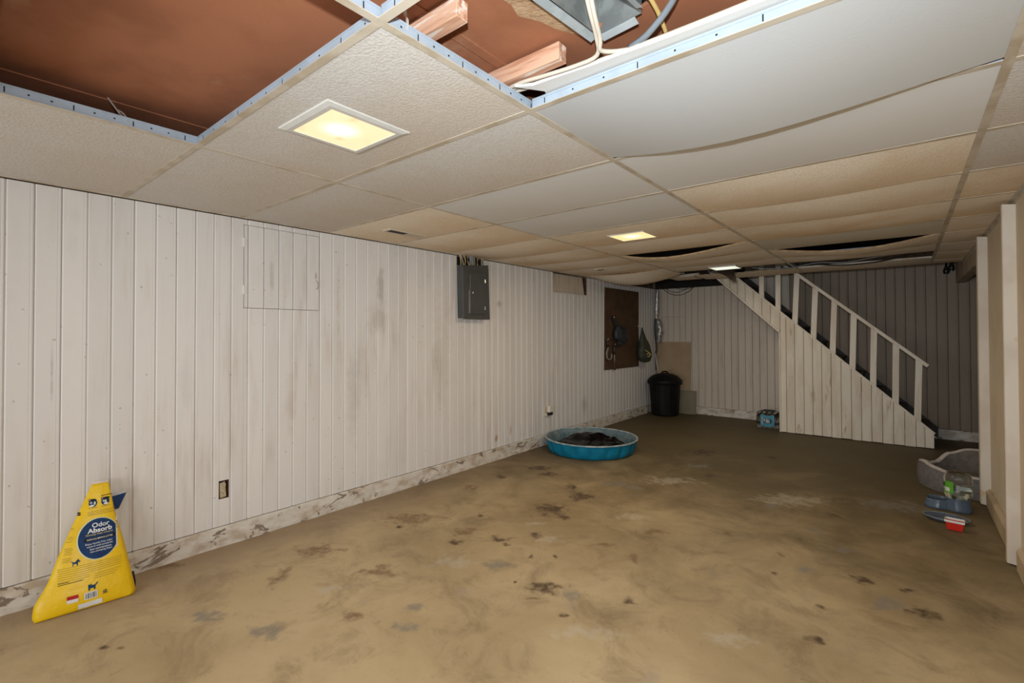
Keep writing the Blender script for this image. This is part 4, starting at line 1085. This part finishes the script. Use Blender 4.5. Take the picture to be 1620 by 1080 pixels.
# galvanised duct boot in the torn hole
dc = thing('metal_duct', (2.74, 1.06, 2.19), 'galvanised sheet-metal duct end in the torn hole overhead', 'duct')
dd = Vector((.10, .995, 0)).normalized(); ds = Vector((.995, -.10, 0)).normalized(); D0 = Vector((2.735, 1.235, 0))
def dp(a, b_, z): return D0 + ds * a + dd * b_ + Vector((0, 0, z))
Lb = .48
def wallp(a0, b0, a1, b1, z0, z1, name, ma, th=.002):
    n = Vector((-(b1 - b0), a1 - a0, 0)).normalized() * th
    B().hexa([dp(a0, b0, z0), dp(a1, b1, z0), dp(a1 + n.x, b1 + n.y, z0), dp(a0 + n.x, b0 + n.y, z0), dp(a0, b0, z1), dp(a1, b1, z1), dp(a1 + n.x, b1 + n.y, z1), dp(a0 + n.x, b0 + n.y, z1)]).build(name, ma, dc)
zb_ = 2.205
wallp(-.075, 0, -.075, -Lb, zb_, 2.40, 'duct_side', 'galvanised')
wallp(.065, 0, .065, -Lb, zb_, 2.40, 'duct_side', 'galvanised')
wallp(-.075, 0, .065, 0, zb_, 2.40, 'duct_end', 'galvanised')
B().hexa([dp(-.075, 0, 2.30), dp(.065, 0, 2.30), dp(.065, -Lb, 2.30), dp(-.075, -Lb, 2.30), dp(-.075, 0, 2.303), dp(.065, 0, 2.303), dp(.065, -Lb, 2.303), dp(-.075, -Lb, 2.303)]).build('duct_top', 'galvanised', dc)
def flange(a0, b0, a1, b1, w_):
    n = Vector((-(b1 - b0), a1 - a0, 0)).normalized() * w_
    B().hexa([dp(a0, b0, zb_ - .003), dp(a1, b1, zb_ - .003), dp(a1 + n.x, b1 + n.y, zb_ - .010), dp(a0 + n.x, b0 + n.y, zb_ - .010), dp(a0, b0, zb_), dp(a1, b1, zb_), dp(a1 + n.x, b1 + n.y, zb_ - .007), dp(a0 + n.x, b0 + n.y, zb_ - .007)]).build('flange', 'galvanised_edge', dc)
flange(-.078, -Lb, -.078, .0, .022)
flange(-.070, .002, .045, .002, .020)
flange(.068, -.03, .068, -Lb, .018)
# torn board strip lying over the cross tee
ts = B().prism([(2.37, 1.215, 2.137), (2.42, 1.245, 2.137), (2.50, 1.25, 2.137), (2.62, 1.262, 2.137), (2.72, 1.266, 2.137), (2.80, 1.272, 2.137), (2.95, 1.276, 2.137), (3.15, 1.28, 2.137), (3.35, 1.275, 2.137), (3.57, 1.28, 2.137), (3.57, 1.36, 2.137), (2.40, 1.36, 2.137), (2.43, 1.30, 2.137)], (0, 0, .010)).build('torn_strip', 'tile_smooth')
tag(ts, 'torn strip of pale ceiling board lying on the cross tee', 'ceiling scrap')
def cable(name, ma, pts, r, label):
    return tag(B().tube(pts, r, 8).build(name, ma, smooth=True), label, 'cable')
z1 = 2.175
cable('white_cable', 'cable_white', [(2.715, 1.02, 2.33), (2.700, 1.12, 2.21), (2.678, 1.20, 2.175), (2.655, 1.245, 2.150), (2.58, 1.247, 2.146), (2.47, 1.232, 2.146), (2.38, 1.225, 2.150), (2.28, 1.235, 2.150)], .0065, 'white cable dropping beside the duct and running off to the wooden block')
cable('white_cable', 'cable_white', [(2.730, 1.03, 2.33), (2.712, 1.12, 2.205), (2.690, 1.20, 2.165), (2.676, 1.228, 2.150), (2.700, 1.262, 2.152), (2.74, 1.284, 2.1535)], .0065, 'white cable dropping beside the duct and curling back in a hook')
cable('white_cable', 'cable_white', [(2.25, 1.225, 2.153), (2.40, 1.256, 2.1545), (2.52, 1.268, 2.1540), (2.66, 1.280, 2.1538), (2.85, 1.287, 2.1538), (3.05, 1.289, 2.1538), (3.30, 1.287, 2.1538), (3.56, 1.290, 2.1538)], .0062, 'white cable lying along the torn strip, the one at its ragged edge')
cable('white_cable', 'cable_white', [(2.27, 1.250, 2.153), (2.40, 1.276, 2.1545), (2.55, 1.288, 2.1540), (2.75, 1.302, 2.1538), (3.0, 1.306, 2.1538), (3.30, 1.303, 2.1538), (3.56, 1.306, 2.1538)], .0062, 'white cable lying along the torn strip, the one nearer the tee')
cable('yellow_cable', 'cable_yellow', [(2.86, 1.04, 2.30), (2.845, 1.11, 2.215), (2.842, 1.20, 2.205), (2.838, 1.258, 2.200), (2.83, 1.33, 2.185)], .006, 'yellow cable emerging from the torn hole')
cable('grey_cable', 'cable_grey', [(3.02, .99, 2.212), (2.965, 1.12, 2.205), (2.89, 1.215, 2.188), (2.80, 1.268, 2.165), (2.73, 1.300, 2.168)], .009, 'thick grey cable curving towards the torn strip')
# hanger wires
tag(B().tube([(1.141, .475, 2.118), (1.10, .462, 2.15), (1.09, .452, 2.168), (1.065, .43, SUB - .012)], .0028, 5).tube([(1.141, .475, 2.118), (1.118, .474, 2.14), (1.108, .462, 2.158), (1.088, .45, 2.17)], .0024, 5).build('hanger_wire', 'wire_steel'), 'thin twisted hanger wire on the runner beside the big open bay', 'wire')
tag(B().tube([(2.361, .785, 2.118), (2.352, .79, 2.15), (2.356, .782, 2.175), (2.35, .775, SUB - .004)], .0026, 5).tube([(2.361, .785, 2.118), (2.366, .782, 2.14), (2.349, .785, 2.165), (2.36, .782, 2.19)], .0024, 5).build('hanger_wire', 'wire_steel'), 'thin twisted hanger wire on the runner beside the wooden block', 'wire')
# cables in the open slot before the stairs
cable('slot_cable', 'cable_black', [(2.42, 6.28, 2.13), (2.62, 6.35, 2.095), (2.80, 6.40, 2.075), (3.0, 6.38, 2.07), (3.2, 6.34, 2.085), (3.40, 6.22, 2.12), (3.56, 6.16, 2.14)], .007, 'black cable sagging through the open ceiling slot above the railing')
cable('slot_cable', 'cable_grey', [(1.9, 6.42, 2.13), (2.15, 6.42, 2.095), (2.34, 6.36, 2.085), (2.6, 6.30, 2.11), (2.85, 6.30, 2.09), (3.1, 6.24, 2.11), (3.5, 6.18, 2.14)], .006, 'grey cable running along the open ceiling slot towards the stairs')
# ================================================================== yellow bag leaning on the wall
A0 = Vector((.219, .337, .004)); ES = Vector((.12403, .99228, 0)); EH = Vector((-.3309, .04136, .94276)); NB = Vector((.93548, -.11693, .33348))
NH = Vector((.9925, -.1225, 0))
OL = [(0, .004), (.019, -.004), (.061, -.002), (.088, .010), (.152, .046), (.26, .081), (.37, .123), (.505, .178), (.583, .210)]
OR = [(0, .366), (.02, .376), (.086, .365), (.253, .337), (.432, .299), (.583, .278)]
def interp(T, h):
    if h <= T[0][0]: return T[0][1]
    for (a, x), (b_, y) in zip(T, T[1:]):
        if h <= b_: return x + (y - x) * (h - a) / (b_ - a)
    return T[-1][1]
def bulge(s, h):
    l, r_ = interp(OL, h), interp(OR, h)
    t = min(max((s - l) / max(r_ - l, 1e-6), 0), 1)
    D = interp([(0, .004), (.02, .016), (.07, .030), (.15, .030), (.3, .022), (.45, .010), (.583, .003)], h)
    wr = .0035 * mnoise.noise(Vector((s * 14, h * 11, 3))) + .002 * mnoise.noise(Vector((s * 40, h * 9, 8)))
    return D * (4 * t * (1 - t)) ** .6 + wr * (4 * t * (1 - t)) ** .5
def bagpt(s, h, off=0):
    return A0 + ES * s + EH * h + NH * (bulge(s, h) + off)
bag = thing('litter_bag', (.15, .52, 0), 'yellow cat litter bag with a dark blue oval leaning on the long wall', 'bag')
HS = [0, .008, .02, .04, .065, .09, .12, .16, .21, .26, .31, .37, .43, .48, .53, .57, .583]
def bag_ring(h, n=18):
    l, r_ = interp(OL, h), interp(OR, h)
    th = interp([(0, .105), (.03, .125), (.1, .13), (.25, .095), (.4, .055), (.55, .016), (.583, .007)], h)
    pts = []
    for i in range(n + 1):
        s = l + (r_ - l) * i / n
        pts.append(bagpt(s, h))
    for i in range(n - 1, 0, -1):
        t = i / n; s = l + (r_ - l) * t
        q = A0 + ES * s + EH * h - NH * th * (4 * t * (1 - t)) ** .45
        q.x = max(q.x, .012)
        pts.append(q)
    return pts
rings = [bag_ring(h) for h in HS]
n = len(rings[0])
mb = B().add([p for r_ in rings for p in r_], [(j * n + i, j * n + (i + 1) % n, (j + 1) * n + (i + 1) % n, (j + 1) * n + i) for j in range(len(HS) - 1) for i in range(n)] + [tuple(range(n))[::-1], tuple(range((len(HS) - 1) * n, len(HS) * n))])
mb.build('sack', 'bag_yellow', bag, smooth=True)
# folded pale top and the printed back flap sticking out at the side
B().grid(lambda u, v: bagpt(.212 + .064 * u, .580 + .014 * v * (1 - .4 * u), -.004 - .006 * v), 6, 3).grid(lambda u, v: bagpt(.212 + .064 * u, .580 + .014 * v * (1 - .4 * u), -.012 - .002 * v), 6, 3).build('folded_top', 'bag_top', bag, smooth=True)
fl = B().prism([bagpt(.285, .515, -.025), bagpt(.355, .515, -.03), bagpt(.352, .505, -.03), bagpt(.292, .49, -.025)], (-.004, 0, 0)).build('side_flap', 'bag_silver', bag)
B().prism([bagpt(.289, .498, -.024), bagpt(.352, .505, -.0295), bagpt(.336, .470, -.03), bagpt(.318, .430, -.03), bagpt(.300, .430, -.025)], (-.004, 0, 0)).build('flap_print', 'print_blue', fl)
B().tube([bagpt(.368, .088, -.06), bagpt(.374, .04, -.06), bagpt(.372, .012, -.055)], .008, 6).build('base_seam', 'print_black', bag)

def patch(name, ma, pts_fn, nu, nv, off, parent=bag):
    return B().grid(lambda u, v: bagpt(*pts_fn(u, v), off), nu, nv).build(name, ma, parent, smooth=True, fix=False)
def rect(name, ma, s0, s1, h0, h1, off, parent=bag, tilt=0.0):
    return patch(name, ma, lambda u, v: (s0 + (s1 - s0) * u, h0 + (h1 - h0) * v + tilt * u), max(3, int((s1 - s0) / .02) + 2), max(2, int((h1 - h0) / .02) + 2), off, parent)
def oval(name, ma, cx, cy, rx, ry, off, parent=bag, smax=None, n=36):
    def pf(u, v):
        t = 2 * math.pi * u; s = cx + rx * v * math.cos(t); h = cy + ry * v * math.sin(t)
        if smax is not None: s = min(s, smax)
        return (s, h)
    return patch(name, ma, pf, n, 7, off, parent)
def text(body, s0, h0, width, height, ma, off, parent=bag, bold=.012, shear=0.0):
    cu = bpy.data.curves.new('lettering', 'FONT'); cu.body = body; cu.size = 1; cu.offset = bold; cu.resolution_u = 3
    tmp = bpy.data.objects.new('lettering_tmp', cu); C.objects.link(tmp)
    bpy.context.view_layer.update()
    me = bpy.data.meshes.new_from_object(tmp.evaluated_get(bpy.context.evaluated_depsgraph_get()))
    bpy.data.objects.remove(tmp); bpy.data.curves.remove(cu)
    if not me.vertices: return None
    x0 = min(v.co.x for v in me.vertices); x1 = max(v.co.x for v in me.vertices); y0 = min(v.co.y for v in me.vertices); y1 = max(v.co.y for v in me.vertices)
    o = W[parent]
    for v in me.vertices:
        a = (v.co.x - x0) / (x1 - x0); b_ = (v.co.y - y0) / (y1 - y0)
        v.co = bagpt(s0 + width * a + shear * b_, h0 + height * b_, off) - o
    me.materials.clear(); me.materials.append(MATS[ma]); me.name = 'lettering'
    ob = bpy.data.objects.new('lettering', me); C.objects.link(ob); ob.parent = parent; W[ob] = o.copy()
    return ob
# blue oval, cut off at the seam
oval('oval_border', 'print_pale', .232, .318, .083, .099, .0012, smax=.3035)
ov = oval('oval_print', 'print_blue', .233, .318, .079, .095, .0020, smax=.301)
text('Odor', .208, .3715, .068, .0225, 'print_white', .0030, ov, .018)
text('Absorb', .190, .3470, .096, .0225, 'print_white', .0030, ov, .03)
text('Nonstop Odor Control', .184, .3335, .104, .0105, 'print_gold', .0030, ov, .008)
rect('banner', 'print_black', .176, .300, .3105, .3255, .0027, ov)
text('NON-CLUMPING LITTER', .188, .3145, .100, .0075, 'print_white', .0034, ov, .008)
for i, (tx, a, b_) in enumerate((('Enjoy hassle-free odor', .182, .105), ('control with powerful,', .187, .101), ('low-maintenance,', .199, .085), ('non-clumping litter.', .200, .086))):
    text(tx, a, .292 - .0125 * i, b_, .0105, 'print_white', .0030, ov, .006)
# round pictures near the top with their captions
for cx in (.213, .262):
    c = oval('round_picture', 'print_blue', cx, .491, .0165, .0205, .0016)
    dx = .004 if cx > .24 else -.002
    oval('picture_detail', 'print_white', cx - .002 + dx, .478, .0095, .005, .0022, c, None, 14)
    oval('picture_detail', 'print_pale', cx + .005 - dx, .489, .004, .009, .0025, c, None, 14)
    oval('picture_detail', 'bag_silver', cx - .007, .493, .005, .006, .0025, c, None, 14)
    oval('picture_detail', 'print_black', cx + .002 + dx, .506, .013, .005, .0026, c, None, 14)
    oval('picture_detail', 'print_black', cx - .012, .507, .005, .007, .0028, c, None, 12)
    oval('picture_detail', 'print_white', cx - .012, .508, .002, .003, .0034, c, None, 8)
rect('banner', 'print_black', .246, .287, .519, .5225, .0016)
for i, (a, b_, h) in enumerate(((.194, .232, .4655), (.246, .282, .4655), (.192, .300, .4475), (.192, .298, .4395), (.192, .303, .4315))):
    rect('fine_print', 'print_faint', a, b_, h, h + .0022, .0012)
text('s', .152, .440, .014, .017, 'print_black', .0016, bag, .03)
# side notes, little animals, paragraph lines
for (a, b_, h) in ((.128, .142, .385), (.128, .138, .378), (.118, .135, .345), (.118, .137, .337), (.110, .135, .325), (.105, .133, .295), (.105, .135, .287), (.105, .130, .279), (.105, .133, .270), (.098, .128, .252), (.096, .130, .244), (.096, .130, .236)):
    rect('fine_print', 'print_faint', a, b_, h, h + .0020, .0012)
for i in range(7):
    h = .2085 - .0095 * i
    a, b_ = (.080, .322 - .001 * i) if i < 5 else (.080, .195)
    rect('fine_print', 'print_faint', a, b_, h, h + .0018, .0012)
for i in range(3):
    rect('fine_print', 'print_faint', .215, .318 - .012 * i, .176 - .010 * i - .02, .1778 - .010 * i - .02, .0012)
rect('banner', 'print_black', .082, .172, .138, .1408, .0012, tilt=.004)
rect('banner', 'print_black', .082, .122, .146, .1488, .0012)
def critter(pts, ma):
    P3 = [bagpt(a, b_, .0018) for a, b_ in pts]
    o = B().add(P3, [tuple(range(len(P3)))]).build('animal_print', ma, bag, fix=False)
critter([(.134, .213), (.137, .213), (.138, .222), (.148, .222), (.150, .213), (.153, .213), (.154, .228), (.161, .227), (.163, .231), (.158, .235), (.157, .243), (.153, .238), (.149, .240), (.148, .233), (.138, .229), (.131, .237), (.130, .234), (.135, .226)], 'print_teal')
critter([(.192, .086), (.197, .086), (.198, .095), (.211, .095), (.212, .086), (.217, .087), (.218, .103), (.226, .112), (.228, .118), (.224, .117), (.215, .108), (.204, .109), (.201, .117), (.197, .111), (.192, .116), (.190, .106)], 'print_teal')
# price tag, bar code, white strip, recycling mark
rect('tag_white', 'print_white', .114, .155, .050, .0665, .0014)
rect('tag_red', 'print_red', .114, .155, .0665, .083, .0014)
bcd = rect('bar_code', 'print_white', .176, .226, .046, .080, .0014)
for i, wdt in enumerate((.002, .001, .003, .001, .002, .001, .002, .003, .001, .002)):
    s = .181 + .0042 * i
    rect('bar_line', 'print_black', s, s + wdt * .9, .0505, .0765, .0022, bcd)
rect('white_strip', 'print_white', .154, .243, .007, .032, .0014, tilt=.003)
rc = [(.2445, .060), (.253, .074), (.2615, .060)]
for i in range(3):
    a, b_ = rc[i], rc[(i + 1) % 3]
    B().tube([bagpt(a[0] * .88 + b_[0] * .12, a[1] * .88 + b_[1] * .12, .0015), bagpt(a[0] * .3 + b_[0] * .7, a[1] * .3 + b_[1] * .7, .0015)], .0019, 5).build('recycling_mark', 'print_teal', bag)
rect('banner', 'print_black', .244, .263, .0535, .0565, .0014)
# white gusset strip with print at the seam
rect('gusset_strip', 'bag_top', .3025, .3075, .255, .402, .0008)
text('175', .3030, .345, .004, .035, 'print_black', .0012, bag, .01)
